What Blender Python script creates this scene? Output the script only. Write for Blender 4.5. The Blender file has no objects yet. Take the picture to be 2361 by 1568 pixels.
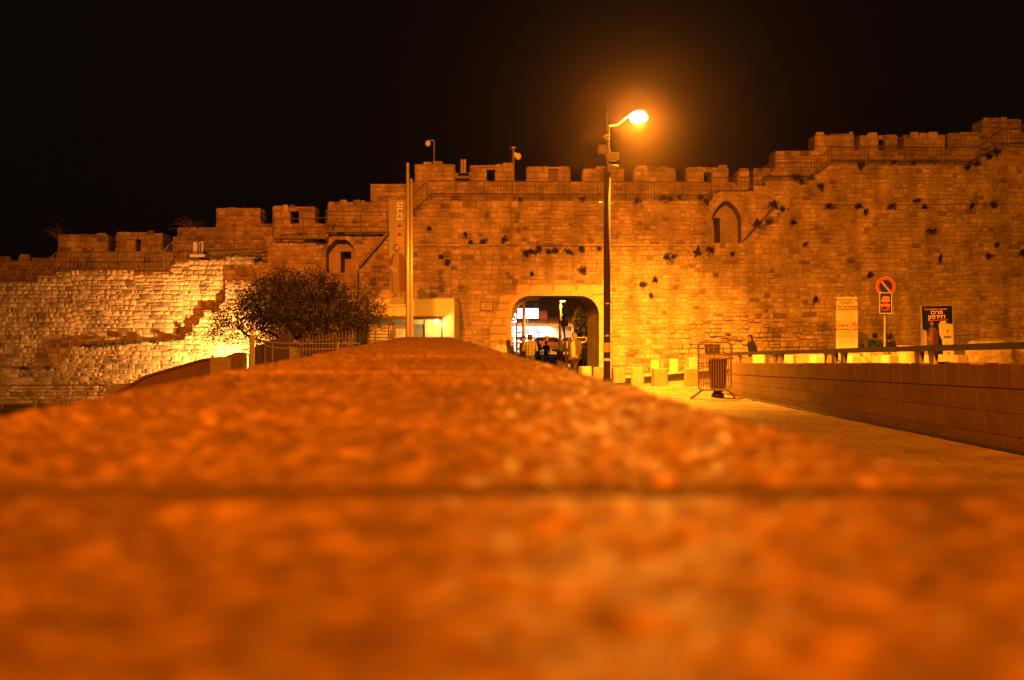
import bpy, bmesh, math, random
from mathutils import Vector, Matrix

# ------------------------------------------------------------------ camera, sky, exposure
S = bpy.context.scene
COL = S.collection
W, H, F, U0, HOR = 2361.0, 1568.0, 2801.0, 1180.5, 765.0
def PT(u, v, d):                       # a direction in the photograph + a known distance -> a point
    return Vector(((u-U0)/F*d, d, (HOR-v)/F*d))
cam = bpy.data.cameras.new('camera'); camo = bpy.data.objects.new('camera', cam); COL.objects.link(camo)
S.camera = camo
camo.location = (0, 0, 0); camo.rotation_euler = (math.radians(90), 0, 0)
cam.sensor_width = 23.6; cam.lens = 23.6*F/W; cam.shift_y = -(H/2-HOR)/W
cam.clip_start = 0.02; cam.clip_end = 3000
cam.dof.use_dof = True; cam.dof.focus_distance = 46.0; cam.dof.aperture_fstop = 4.4; cam.dof.aperture_blades = 7
wd = bpy.data.worlds.new('World'); S.world = wd; wd.use_nodes = True
wn = wd.node_tree; bg = wn.nodes['Background']
sky = wn.nodes.new('ShaderNodeTexSky'); sky.sky_type = 'NISHITA'; sky.sun_disc = False
sky.sun_elevation = math.radians(-9); sky.sun_rotation = math.radians(200)
mixs = wn.nodes.new('ShaderNodeMix'); mixs.data_type = 'RGBA'; mixs.inputs[0].default_value = 0.85
wn.links.new(sky.outputs[0], mixs.inputs[6]); mixs.inputs[7].default_value = (0.036, 0.019, 0.013, 1)
wn.links.new(mixs.outputs[2], bg.inputs[0]); bg.inputs[1].default_value = 0.11
S.view_settings.view_transform = 'Standard'; S.view_settings.look = 'None'
S.view_settings.exposure = 0.0; S.view_settings.gamma = 1.0
S.render.engine = 'CYCLES'
S.cycles.use_denoising = True
S.cycles.max_bounces = 5; S.cycles.diffuse_bounces = 3; S.cycles.sample_clamp_indirect = 4.0
S.cycles.use_light_tree = True

SODIUM = (1.0, 0.30, 0.012)
R = random.Random(11)
def U(a, b): return R.uniform(a, b)
def sm(a, b, x):
    t = max(0.0, min(1.0, (x-a)/(b-a))); return t*t*(3-2*t)

# ------------------------------------------------------------------ ground height
PROF = [(-200, 2.12), (52, -1.912), (80, -1.97), (120, -1.92), (150, -1.9), (260, -2.4), (900, -3)]
def g(x, y):
    for (a, za), (b, zb) in zip(PROF, PROF[1:]):
        if y <= b: z = za+(zb-za)*(max(y, a)-a)/(b-a); break
    else: z = -2
    if y < 52.5:
        m = max(sm(28, 38, y), 1.0 if x > 5.5 else 0.0)
        rz = min(.45, .09*max(0, x-3.2))
        if x > 8: rz *= 1-sm(44.5, 47.5, y)*sm(8, 9.5, x)
        z += rz*m
        if y > 8: z -= 1.15*sm(-5.0, -9.0, x)*sm(8, 20, y)
    return z
def on_ground(u, v):
    lo = 6.0
    f = lambda d: (HOR-v)/F*d - g((u-U0)/F*d, d)
    d = lo
    while d < 150 and f(d) > 0: d += .1
    return PT(u, v, d)

# ------------------------------------------------------------------ materials
MATS = {}
def nt(name):
    m = bpy.data.materials.new(name); m.use_nodes = True
    return m, m.node_tree, m.node_tree.nodes['Principled BSDF']
def math_n(t, op, a, b=None, clamp=False):
    n = t.nodes.new('ShaderNodeMath'); n.operation = op; n.use_clamp = clamp
    for i, s in enumerate((a, b)):
        if s is None: continue
        if isinstance(s, (int, float)): n.inputs[i].default_value = s
        else: t.links.new(s, n.inputs[i])
    return n.outputs[0]
def mapr(t, x, a, b, c, d):
    n = t.nodes.new('ShaderNodeMapRange'); t.links.new(x, n.inputs[0])
    for i, v in enumerate((a, b, c, d)): n.inputs[i+1].default_value = v
    return n.outputs[0]
def noise_n(t, scale, detail=4, rough=.55, vec=None):
    n = t.nodes.new('ShaderNodeTexNoise'); n.inputs['Scale'].default_value = scale
    n.inputs['Detail'].default_value = detail; n.inputs['Roughness'].default_value = rough
    if vec is not None: t.links.new(vec, n.inputs['Vector'])
    return n.outputs['Fac']
def mixc(t, fac, a, b, blend='MIX'):
    n = t.nodes.new('ShaderNodeMix'); n.data_type = 'RGBA'; n.blend_type = blend
    for i, s in ((0, fac), (6, a), (7, b)):
        if isinstance(s, (int, float)): n.inputs[i].default_value = s
        elif isinstance(s, tuple): n.inputs[i].default_value = (*s, 1)
        else: t.links.new(s, n.inputs[i])
    return n.outputs[2]
def bump_n(t, h, strength, dist, prev=None):
    n = t.nodes.new('ShaderNodeBump'); n.inputs['Strength'].default_value = strength
    n.inputs['Distance'].default_value = dist; t.links.new(h, n.inputs['Height'])
    if prev is not None: t.links.new(prev, n.inputs['Normal'])
    return n.outputs[0]
def vmul(t, col, fac):
    n = t.nodes.new('ShaderNodeVectorMath'); n.operation = 'SCALE'
    t.links.new(col, n.inputs[0]); t.links.new(fac, n.inputs['Scale']); return n.outputs[0]
def plain(name, col, rough=.6, metal=0.0, var=.18, scale=6, bump=.15, coat=0):
    if name in MATS: return MATS[name]
    m, t, b = nt(name)
    ge = t.nodes.new('ShaderNodeNewGeometry'); oi = t.nodes.new('ShaderNodeObjectInfo')
    n1 = noise_n(t, scale, 5, .6, ge.outputs['Position'])
    f = math_n(t, 'MULTIPLY', mapr(t, n1, .25, .75, 1-var, 1+var), mapr(t, oi.outputs['Random'], 0, 1, .92, 1.06))
    rgb = t.nodes.new('ShaderNodeRGB'); rgb.outputs[0].default_value = (*col, 1)
    t.links.new(vmul(t, rgb.outputs[0], f), b.inputs['Base Color'])
    b.inputs['Roughness'].default_value = rough; b.inputs['Metallic'].default_value = metal
    if coat: b.inputs['Coat Weight'].default_value = coat
    if bump: t.links.new(bump_n(t, noise_n(t, scale*7, 4, .6, ge.outputs['Position']), bump, .01), b.inputs['Normal'])
    MATS[name] = m; return m
def glow(name, col, strength):
    if name in MATS: return MATS[name]
    m, t, b = nt(name)
    b.inputs['Base Color'].default_value = (.8, .8, .8, 1)
    b.inputs['Emission Color'].default_value = (*col, 1); b.inputs['Emission Strength'].default_value = strength
    MATS[name] = m; return m
def stone(name, c1, c2, vlo=.62, vhi=1.15, dark=.06, darkmul=.42, stain=(.62, 1.12), bump=.6, rough=.85, fine=.25, streak=.0):
    m, t, b = nt(name)
    ge = t.nodes.new('ShaderNodeNewGeometry'); oi = t.nodes.new('ShaderNodeObjectInfo')
    P = ge.outputs['Position']
    r = math_n(t, 'FRACT', math_n(t, 'ADD', oi.outputs['Random'], ge.outputs['Random Per Island']))
    r2 = math_n(t, 'FRACT', math_n(t, 'MULTIPLY', r, 7.31)); r3 = math_n(t, 'FRACT', math_n(t, 'MULTIPLY', r, 23.7))
    big = noise_n(t, .22, 5, .6, P); mid = noise_n(t, 1.1, 5, .65, P); fi = noise_n(t, 11, 6, .7, P)
    # soot-dark stones gather where the big noise is high
    th = mapr(t, big, .4, .65, dark*.25, dark*2.6)
    isd = math_n(t, 'LESS_THAN', r2, th)
    f = math_n(t, 'MULTIPLY', mapr(t, r, 0, 1, vlo, vhi), mapr(t, mid, .3, .7, *stain))
    f = math_n(t, 'MULTIPLY', f, mapr(t, fi, .25, .75, 1-fine, 1+fine))
    f = math_n(t, 'MULTIPLY', f, mapr(t, isd, 0, 1, 1, darkmul))
    mp = t.nodes.new('ShaderNodeMapping'); mp.inputs['Scale'].default_value = (.9, .9, .10); t.links.new(P, mp.inputs[0])
    f = math_n(t, 'MULTIPLY', f, mapr(t, noise_n(t, 1.6, 4, .6, mp.outputs[0]), .42, .62, 1.04, 1-streak))
    c = mixc(t, r3, c1, c2)
    t.links.new(vmul(t, c, f), b.inputs['Base Color'])
    b.inputs['Roughness'].default_value = rough; b.inputs['Specular IOR Level'].default_value = .25
    n = bump_n(t, noise_n(t, 5, 5, .7, P), bump, .05)
    n = bump_n(t, noise_n(t, 28, 5, .7, P), bump*.7, .015, n)
    t.links.new(n, b.inputs['Normal'])
    MATS[name] = m; return m
M_STONE = stone('limestone', (.50, .42, .30), (.45, .36, .24), vlo=.78, vhi=1.1, dark=.05, darkmul=.55, stain=(.55, 1.15), bump=.9, streak=.34)
M_STONE_OLD = stone('limestone_weathered', (.48, .39, .27), (.36, .28, .19), vlo=.74, vhi=1.12, dark=.09, darkmul=.55, stain=(.5, 1.18), bump=1.0, streak=.25)
M_ASHLAR = stone('dressed_limestone', (.50, .42, .30), (.46, .38, .26), vlo=.88, vhi=1.06, dark=.0, stain=(.78, 1.08), bump=.25)
M_MORTAR = stone('lime_mortar', (.34, .27, .185), (.34, .27, .185), vlo=.9, vhi=1, dark=0, stain=(.6, 1.15), bump=.8)
M_PAVER = stone('paving_stone', (.46, .36, .23), (.43, .33, .21), vlo=.9, vhi=1.1, dark=0, bump=.35, rough=.5)
M_BLOCK = stone('sawn_limestone', (.46, .38, .26), (.43, .35, .24), vlo=.9, vhi=1.05, dark=0, stain=(.85, 1.08), bump=.3)
M_LOW = stone('plaza_wall_stone', (.29, .20, .125), (.26, .18, .115), vlo=.86, vhi=1.06, dark=0, stain=(.8, 1.1), bump=.35)
M_METAL = plain('galvanised_steel', (.32, .30, .27), .5, .6)
M_DARKMETAL = plain('dark_painted_metal', (.05, .04, .035), .5, .2)
M_RAIL = plain('rusty_railing_paint', (.10, .075, .055), .6, .3)
M_WHITE = plain('white_paint', (.72, .68, .6), .5, var=.08)
M_FENCE = plain('dull_fence_steel', (.11, .10, .09), .6, .4)
M_GREY = plain('grey_paint', (.16, .16, .15), .55, var=.1)
M_BLACK = plain('black_plastic', (.02, .02, .02), .5, var=.1)
M_ASPHALT = plain('asphalt', (.055, .05, .047), .75, var=.3, scale=9, bump=.5)
M_EARTH = plain('bare_ground', (.12, .095, .07), .9, var=.3, scale=1.2, bump=.5)
M_PLASTER = plain('cream_plaster', (.62, .53, .36), .8, var=.07, scale=2, bump=.2)
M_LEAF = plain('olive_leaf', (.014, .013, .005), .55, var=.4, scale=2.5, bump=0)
M_WEED = plain('caper_leaf', (.035, .035, .015), .6, var=.35, scale=5, bump=0)
M_DRY = plain('dry_grass', (.20, .13, .06), .8, var=.3, bump=0)
M_BARK = plain('bark', (.045, .032, .022), .9, var=.35, scale=7, bump=.9)
M_GLASSD = plain('dark_glass', (.012, .012, .014), .08, 0, var=.02, bump=0)

# ------------------------------------------------------------------ builders
ORG = {}
def props(o, label=None, cat=None, group=None, kind=None):
    if label: o['label'] = label
    if cat: o['category'] = cat
    if group: o['group'] = group
    if kind: o['kind'] = kind
    return o
def thing(name, label, cat, loc=(0, 0, 0), group=None, rz=0):
    o = bpy.data.objects.new(name, None); COL.objects.link(o)
    o.location = loc; o.rotation_euler = (0, 0, rz); ORG[o.name] = Vector(loc)
    return props(o, label, cat, group)
class MB:
    def __init__(s): s.v = []; s.f = []; s.mi = []
    def add(s, vs, fs, mi=0):
        k = len(s.v); s.v += [tuple(a) for a in vs]; s.f += [tuple(i+k for i in q) for q in fs]; s.mi += [mi]*len(fs); return s
    def box(s, x0, x1, y0, y1, z0, z1, mi=0, ch=0.0):
        if ch <= 0:
            vs = [(x, y, z) for x in (x0, x1) for y in (y0, y1) for z in (z0, z1)]
            return s.add(vs, [(0, 1, 3, 2), (4, 6, 7, 5), (0, 4, 5, 1), (2, 3, 7, 6), (0, 2, 6, 4), (1, 5, 7, 3)], mi)
        bm = bmesh.new(); bmesh.ops.create_cube(bm, size=1)
        for v in bm.verts: v.co = ((x0+x1)/2+v.co.x*(x1-x0), (y0+y1)/2+v.co.y*(y1-y0), (z0+z1)/2+v.co.z*(z1-z0))
        bmesh.ops.bevel(bm, geom=bm.edges[:], offset=ch, segments=1, affect='EDGES')
        bm.verts.ensure_lookup_table()
        s.add([v.co[:] for v in bm.verts], [[v.index for v in f.verts] for f in bm.faces], mi); bm.free(); return s
    def tube(s, p0, p1, r0, r1=None, n=8, mi=0, cap=True):
        r1 = r0 if r1 is None else r1
        p0 = Vector(p0); p1 = Vector(p1); d = (p1-p0).normalized()
        a = d.orthogonal().normalized(); b = d.cross(a)
        vs = []
        for p, r in ((p0, r0), (p1, r1)):
            for i in range(n):
                t = 2*math.pi*i/n; vs.append(p+(a*math.cos(t)+b*math.sin(t))*r)
        fs = [(i, (i+1) % n, n+(i+1) % n, n+i) for i in range(n)]
        if cap: fs += [tuple(range(n-1, -1, -1)), tuple(range(n, 2*n))]
        return s.add(vs, fs, mi)
    def path(s, pts, r, n=6, mi=0):
        for a, b in zip(pts, pts[1:]): s.tube(a, b, r, r, n, mi)
        return s
    def lathe(s, c, prof, n=16, mi=0):
        vs = []; c = Vector(c)
        for r, z in prof:
            for i in range(n):
                t = 2*math.pi*i/n; vs.append((c.x+r*math.cos(t), c.y+r*math.sin(t), c.z+z))
        m = len(prof)
        fs = [(j*n+i, j*n+(i+1) % n, (j+1)*n+(i+1) % n, (j+1)*n+i) for j in range(m-1) for i in range(n)]
        fs += [tuple(range(n-1, -1, -1)), tuple(range((m-1)*n, m*n))]
        return s.add(vs, fs, mi)
    def ball(s, c, r, n=10, m=7, mi=0):
        rx, ry, rz = (r, r, r) if isinstance(r, (int, float)) else r
        c = Vector(c); vs = [(c.x, c.y, c.z-rz)]
        for j in range(1, m):
            p = -math.pi/2+math.pi*j/m
            for i in range(n):
                t = 2*math.pi*i/n; vs.append((c.x+rx*math.cos(p)*math.cos(t), c.y+ry*math.cos(p)*math.sin(t), c.z+rz*math.sin(p)))
        vs.append((c.x, c.y, c.z+rz)); L = len(vs)-1
        fs = [(0, 1+(i+1) % n, 1+i) for i in range(n)]
        for j in range(m-2):
            fs += [(1+j*n+i, 1+j*n+(i+1) % n, 1+(j+1)*n+(i+1) % n, 1+(j+1)*n+i) for i in range(n)]
        fs += [(L, 1+(m-2)*n+i, 1+(m-2)*n+(i+1) % n) for i in range(n)]
        return s.add(vs, fs, mi)
    def prism(s, poly, y0, y1, mi=0):          # poly: list of (x, z), extruded along y
        n = len(poly); ar = sum(poly[i][0]*poly[(i+1) % n][1]-poly[(i+1) % n][0]*poly[i][1] for i in range(n))
        if ar < 0: poly = poly[::-1]
        vs = [(x, y0, z) for x, z in poly]+[(x, y1, z) for x, z in poly]
        fs = [tuple(range(n)), tuple(range(2*n-1, n-1, -1))]+[(i, i+n, (i+1) % n+n, (i+1) % n) for i in range(n)]
        return s.add(vs, fs, mi)
    def build(s, name, mat, parent=None, world=True, smooth=False, kind=None, label=None):
        me = bpy.data.meshes.new(name)
        o = bpy.data.objects.new(name, me); COL.objects.link(o)
        off = Vector((0, 0, 0))
        if parent is not None:
            o.parent = parent; ORG[o.name] = ORG.get(parent.name, Vector((0, 0, 0)))
            if world: off = ORG[o.name]
        me.from_pydata([(a[0]-off.x, a[1]-off.y, a[2]-off.z) for a in s.v], [], s.f)
        for m in (mat if isinstance(mat, (list, tuple)) else [mat]): me.materials.append(m)
        if isinstance(mat, (list, tuple)): me.polygons.foreach_set('material_index', s.mi)
        if smooth: me.shade_smooth()
        me.update()
        if kind: o['kind'] = kind
        if label: o['label'] = label
        return o
def inst(name, me, parent, loc, scale=(1, 1, 1), rz=0):
    o = bpy.data.objects.new(name, me); COL.objects.link(o); o.parent = parent
    off = ORG.get(parent.name, Vector((0, 0, 0))) if parent else Vector((0, 0, 0))
    o.location = Vector(loc)-off; o.scale = scale; o.rotation_euler = (0, 0, rz); return o
def copy_tree(o, parent=None):
    c = o.copy(); COL.objects.link(c); c.parent = parent
    for ch in o.children: copy_tree(ch, c)
    return c
def ppoly(px, d): return [((u-U0)/F*d, (HOR-v)/F*d) for u, v in px]
def text(body, size, c, mat, parent, rot=0, ext=.004, name='lettering', sx=1.0, yaw=0.0, bold=0.0):
    cu = bpy.data.curves.new('t', 'FONT')
    heb = any('\u0590' <= ch <= '\u05ff' for ch in body)
    cu.body = body[::-1] if heb else body
    cu.size = size; cu.align_x = 'CENTER'; cu.align_y = 'CENTER'; cu.extrude = ext; cu.resolution_u = 2; cu.offset = bold; cu.space_character = 1.0+min(.2, bold*40)
    o = bpy.data.objects.new('t', cu); COL.objects.link(o)
    me = bpy.data.meshes.new_from_object(o.evaluated_get(bpy.context.evaluated_depsgraph_get()))
    bpy.data.objects.remove(o)
    mt = Matrix.Translation(Vector(c)) @ Matrix.Rotation(yaw, 4, 'Z') @ Matrix.Rotation(math.radians(90), 4, 'X') @ Matrix.Rotation(rot, 4, 'Z') @ Matrix.Diagonal((sx, 1, 1, 1))
    if parent is not None: mt = Matrix.Translation(-ORG.get(parent.name, Vector((0, 0, 0)))) @ mt
    me.transform(mt); me.materials.clear(); me.materials.append(mat)
    r = bpy.data.objects.new(name, me); COL.objects.link(r); r.parent = parent; return r

# ------------------------------------------------------------------ ground, road, walkway, hill
def sheet(name, xs, ys, dz, mat, kind='structure', hole=None):
    b = MB(); nx = len(xs)
    for y in ys:
        for x in xs: b.v.append((x, y, g(x, y)+dz))
    for j in range(len(ys)-1):
        for i in range(nx-1):
            b.f.append((j*nx+i, j*nx+i+1, (j+1)*nx+i+1, (j+1)*nx+i)); b.mi.append(0)
    o = b.build(name, mat, smooth=False); o['kind'] = kind; return o
def fr(a, b, s):
    n = max(1, int(round((b-a)/s))); return [a+(b-a)*i/n for i in range(n+1)]
gx = [-900, -300, -100, -50]+fr(-40, 40, 1.0)+[50, 100, 300, 900]
gx = sorted(set(gx+[5.49, 5.51]))
gy = [-200, -100, -40]+fr(-20, 52.4, 1.2)+[52.6]+fr(54, 140, 2)+[150, 170, 260, 500, 1200]
sheet('ground', gx, gy, 0, M_EARTH)
sheet('plaza', fr(-4.8, 5.3, .9), fr(-20, 37.3, .9), .006, M_PAVER)
sheet('pavement', fr(-4.8, 16, .9), fr(44.6, 51.9, .9), .006, M_PAVER)
sheet('road', fr(-.2, 40, .8), fr(37.4, 44.5, .7), .010, M_ASPHALT)
sheet('road', fr(.05, 3.3, .8), fr(44.5, 57, 1.2), .014, M_ASPHALT)
sheet('road', fr(-40, 40, 4), fr(57.05, 140, 2), .010, plain('worn_asphalt', (.13, .10, .085), .7, var=.25, scale=4, bump=.4))
k = MB()
for i, x in enumerate(fr(1, 16, .75)[:-1]):
    k.box(x+.005, x+.745, 44.45, 44.62, g(x, 44.5)-.1, g(x, 44.5)+.12, 0, .012)
k.build('kerb', M_BLOCK)['kind'] = 'structure'
# paving stones of the walkway that show beside the low wall
pav = bpy.data.objects.new('walkway', None); COL.objects.link(pav); pav['kind'] = 'structure'
pv = []
for k in range(5):
    b = MB(); e = .012
    b.add([(-.5, -.5, 0), (.5, -.5, 0), (.5, .5, 0), (-.5, .5, 0)]+[(x*(1-U(.004, .012)), y*(1-U(.006, .014)), 1) for x, y in ((-.5, -.5), (.5, -.5), (.5, .5), (-.5, .5))],
          [(4, 5, 6, 7), (0, 1, 5, 4), (1, 2, 6, 5), (2, 3, 7, 6), (3, 0, 4, 7)])
    o = b.build('paver', M_PAVER); pv.append(o.data); bpy.data.objects.remove(o)
y = 8.0; cnt = 0
while y < 33:
    dy = U(.34, .46); x = 2.5+U(0, .5)
    while x < 5.2 and cnt < 298:
        dx = min(U(.5, .95), 5.28-x)
        if dx > .12 and x+dx > 2.7+max(0, (16-y)*.07):
            zz = g(x+dx/2, y+dy/2); inst('paver', R.choice(pv), pav, (x+dx/2, y+dy/2, zz+.004), (dx-.014, dy-.014, .016+U(-.003, .003))); cnt += 1
        x += dx
    y += dy
# dark hillside across the valley with lit houses
hb = MB(); xs = fr(-260, 260, 20); ys = fr(190, 520, 22)
def hz(x, y):
    t = sm(190, 420, y)
    return -3+t*(16+7*sm(-20, 70, x)+3*math.sin(x*.045)+2*math.sin(x*.11+y*.02)) - 6*sm(440, 520, y)
for y in ys:
    for x in xs: hb.v.append((x, y, hz(x, y)))
nx = len(xs)
for j in range(len(ys)-1):
    for i in range(nx-1): hb.f.append((j*nx+i, j*nx+i+1, (j+1)*nx+i+1, (j+1)*nx+i)); hb.mi.append(0)
props(hb.build('hill', plain('hillside_earth', (.05, .04, .03), .95, var=.4, scale=.05, bump=0), smooth=True), kind='structure')
M_HOUSE = plain('far_house_stone', (.22, .17, .12), .9)
GL = [glow('window_white', (.75, .85, .8), 1.6), glow('window_yellow', (1, .72, .2), 1.8), glow('window_orange', (1, .5, .1), 2.2)]
for u, v, mi in ((1312, 699, 0), (1324, 699, 0), (1336, 703, 2), (1337, 713, 1), (1283, 709, 0), (1300, 710, 1), (1282, 719, 0), (1264, 717, 0), (1311, 707, 1), (1300, 726, 0), (1322, 727, 0), (1331, 716, 2), (1336, 736, 0), (1318, 713, 0)):
    d = 250.0
    while d < 430 and PT(u, v, d).z > hz(PT(u, v, d).x, d)+1.2: d += 2
    p = PT(u, v, d); hw = U(2.2, 3.6)
    t = thing('hillside_house', 'small dark house with one lit window on the far hillside', 'house', (p.x, p.y, hz(p.x, p.y)-.5), 'houses on the dark hillside')
    MB().box(p.x-hw, p.x+hw, p.y+.2, p.y+5, hz(p.x, p.y)-3, p.z+1.6).build('wall', M_HOUSE, t)
    MB().box(p.x-hw-.2, p.x+hw+.2, p.y, p.y+5.2, p.z+1.6, p.z+1.8).build('roof', M_HOUSE, t)
    MB().box(p.x-U(.25, .5), p.x+U(.25, .5), p.y+.05, p.y+.24, p.z-.22, p.z+.22).build('window', GL[mi], t)

# ------------------------------------------------------------------ masonry kit
from mathutils import noise as mnoise
def stone_mesh(k):
    rr = random.Random(100+k); ring = []
    c = [(-.5, -.5), (.5, -.5), (.5, .5), (-.5, .5)]
    for i in range(4):
        a = c[i]; p = c[i-1]; n = c[(i+1) % 4]
        q = rr.uniform(.05, .2); s = rr.uniform(.05, .2)
        ring.append((a[0]+(p[0]-a[0])*q, a[1]+(p[1]-a[1])*q)); ring.append((a[0]+(n[0]-a[0])*s, a[1]+(n[1]-a[1])*s))
    ring = [(x*rr.uniform(.95, 1), z*rr.uniform(.93, 1)) for x, z in ring]
    vs = []; ins = rr.uniform(.90, .955)
    for x, z in ring: vs.append((x*ins, rr.uniform(-.05, .14), z*ins*.97))
    for x, z in ring: vs.append((x, .42, z))
    for x, z in ring: vs.append((x, 1.0, z))
    vs.append((rr.uniform(-.1, .1), rr.uniform(-.3, -.05), rr.uniform(-.1, .1)))
    fs = [(24, i, (i+1) % 8) for i in range(8)]
    for r0 in (0, 8): fs += [(r0+i, r0+8+i, r0+8+(i+1) % 8, r0+(i+1) % 8) for i in range(8)]
    return vs, fs
SV = [stone_mesh(k) for k in range(14)]
SME = {}
def stone_data(k, mat):
    if (k, mat.name) not in SME:
        me = bpy.data.meshes.new('stone'); me.from_pydata(SV[k][0], [], SV[k][1]); me.materials.append(mat); SME[(k, mat.name)] = me
    return SME[(k, mat.name)]
def add_stone(b, k, q, y, th):      # q = (xl0, xr0, xl1, xr1, z0, z1)
    xl0, xr0, xl1, xr1, z0, z1 = q
    vs = []
    for x, yy, z in SV[k][0]:
        s = x+.5; t = z+.5
        xa = xl0+(xr0-xl0)*s; xb = xl1+(xr1-xl1)*s
        vs.append((xa+(xb-xa)*t, y+yy*th, z0+(z1-z0)*t))
    b.add(vs, SV[k][1])
def scan(polys, z):
    xs = []
    for p in polys:
        n = len(p)
        for i in range(n):
            (xa, za), (xb, zb) = p[i], p[(i+1) % n]
            if (za <= z) != (zb <= z): xs.append(xa+(xb-xa)*(z-za)/(zb-za))
    xs.sort(); return list(zip(xs[::2], xs[1::2]))
def near(v, lst, lim=.45):
    if not lst: return v
    c = min(lst, key=lambda a: abs(a-v)); return c if abs(c-v) < lim else v
def layout(polys, z0, z1, h, w, gap=.010, topvar=0.0, seed=1, clip=None):
    rr = random.Random(seed); out = []; z = z0; J = min(h)*.10 if gap > .01 else 0
    while z < z1-.06:
        hh = rr.uniform(*h)
        if z+hh > z1-.09: hh = z1-z
        a, b, m = scan(polys, z+.01), scan(polys, z+hh-.01), scan(polys, z+hh/2)
        if clip:
            lo, hi = clip[0](z+hh/2), clip[1](z+hh/2)
            a = [(max(p, lo), min(q, hi)) for p, q in a if q > lo and p < hi]; b = [(max(p, lo), min(q, hi)) for p, q in b if q > lo and p < hi]; m = [(max(p, lo), min(q, hi)) for p, q in m if q > lo and p < hi]
        for l, r in m:
            l0 = near(l, [i[0] for i in a]); l1 = near(l, [i[0] for i in b]); r0 = near(r, [i[1] for i in a]); r1 = near(r, [i[1] for i in b])
            x = l
            while x < r-.02:
                ww = rr.uniform(*w)*(1 if rr.random() > .15 else 1.5)
                if x+ww > r-w[0]*.6: ww = r-x
                first = x <= l+1e-6; last = x+ww >= r-1e-6
                za, zb = z+gap/2, z+hh-gap/2
                if topvar and z+hh >= z1-1e-6: zb += rr.uniform(-topvar, topvar)
                # a tall course is now and then split into two thin stones
                A = l0 if first else x; B = r0 if last else x+ww; C = l1 if first else x; D = r1 if last else x+ww
                if hh > h[0]*1.25 and rr.random() < .12 and not (first or last):
                    zm = za+(zb-za)*rr.uniform(.4, .6)
                    out.append((A+gap/2, B-gap/2, C+gap/2, D-gap/2, za, zm-gap/2)); out.append((A+gap/2, B-gap/2, C+gap/2, D-gap/2, zm+gap/2, zb))
                else: out.append((A+gap/2, B-gap/2, C+gap/2, D-gap/2, za, zb))
                x += ww
        z += hh
    # courses wander a little, stones sit unevenly
    res = []
    for A, B, C, D, za, zb in out:
        xm, zm = (A+B)/2, (za+zb)/2; edge = 0 if (topvar and zb > z1-.06) else 1
        wv = (.075*mnoise.noise((xm*.45, zm*.9, seed))+.03*mnoise.noise((xm*1.7, zm*2.1, seed+9)))*edge*(1 if J else 0)
        if zm < z0+.4: wv *= .3
        e1, e2 = rr.uniform(-J, J)*.5, rr.uniform(-J, J)*.5
        res.append((A, B, C, D, za+wv+e1*edge, zb+wv+e2*edge))
    return res
def panels(polys, z0, z1, cuts, seed, gap=.010):
    """a face built in stretches, each with courses of its own height"""
    rr = random.Random(seed); out = []
    def edge(x, sd):
        if x is None: return None
        return lambda z: x+.28*mnoise.noise((z*1.4, sd, 0))+.1*mnoise.noise((z*5, sd, 4))
    es = [lambda z: -99]+[edge(x, seed+i*3.3) for i, x in enumerate(cuts)]+[lambda z: 99]
    for i in range(len(es)-1):
        hb = rr.uniform(.125, .16); ht = hb+rr.uniform(.06, .11); wb = rr.uniform(.15, .22)
        out += layout(polys, z0+rr.uniform(0, .05), z1, (hb, ht), (wb, wb+rr.uniform(.18, .32)), gap=gap, seed=seed*10+i, clip=(es[i], es[i+1]))
    return out
def lay(parent, stones, y, mat, single=300, th=.13, jit=.038, rough=None, hide=None, nm='stone', seed=3, kind_name='stones'):
    """stones on one face: the largest ones are objects of their own, the rest one joined part"""
    rr = random.Random(seed)
    def ok(q):
        if abs(q[0]-q[2]) > 1e-4 or abs(q[1]-q[3]) > 1e-4: return False
        if hide and hide((q[0]+q[1])/2, (q[4]+q[5])/2): return False
        return True
    idx = sorted([i for i, q in enumerate(stones) if ok(q)], key=lambda i: -(stones[i][1]-stones[i][0])*(stones[i][5]-stones[i][4]))[:single]
    pick = set(idx); b = MB()
    for i, q in enumerate(stones):
        if q[1]-q[0] < .03 and q[3]-q[2] < .03: continue
        k = rr.randrange(len(SV)); dy = rr.uniform(-jit, jit)
        if rough:
            a = rough((q[0]+q[1])/2, (q[4]+q[5])/2)
            if a > 0:
                if rr.random() < .10*a: continue
                dy += rr.uniform(-.26, .07)*a
        if i in pick:
            inst(nm, stone_data(k, mat), parent, ((q[0]+q[1])/2, y+dy, (q[4]+q[5])/2), (q[1]-q[0], th, q[5]-q[4]))
        else: add_stone(b, k, q, y+dy, th)
    if b.v: b.build(kind_name, mat, parent, kind='stuff')
def cut(o, cutters):
    for c in cutters:
        m = o.modifiers.new('c', 'BOOLEAN'); m.object = c; m.operation = 'DIFFERENCE'; m.solver = 'EXACT'
    me = bpy.data.meshes.new_from_object(o.evaluated_get(bpy.context.evaluated_depsgraph_get()))
    o.modifiers.clear(); o.data = me
    for c in cutters: bpy.data.objects.remove(c)
def cutter(px, d, y0, y1): return MB().prism(ppoly(px, d), y0, y1).build('cutter', M_MORTAR)
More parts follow.
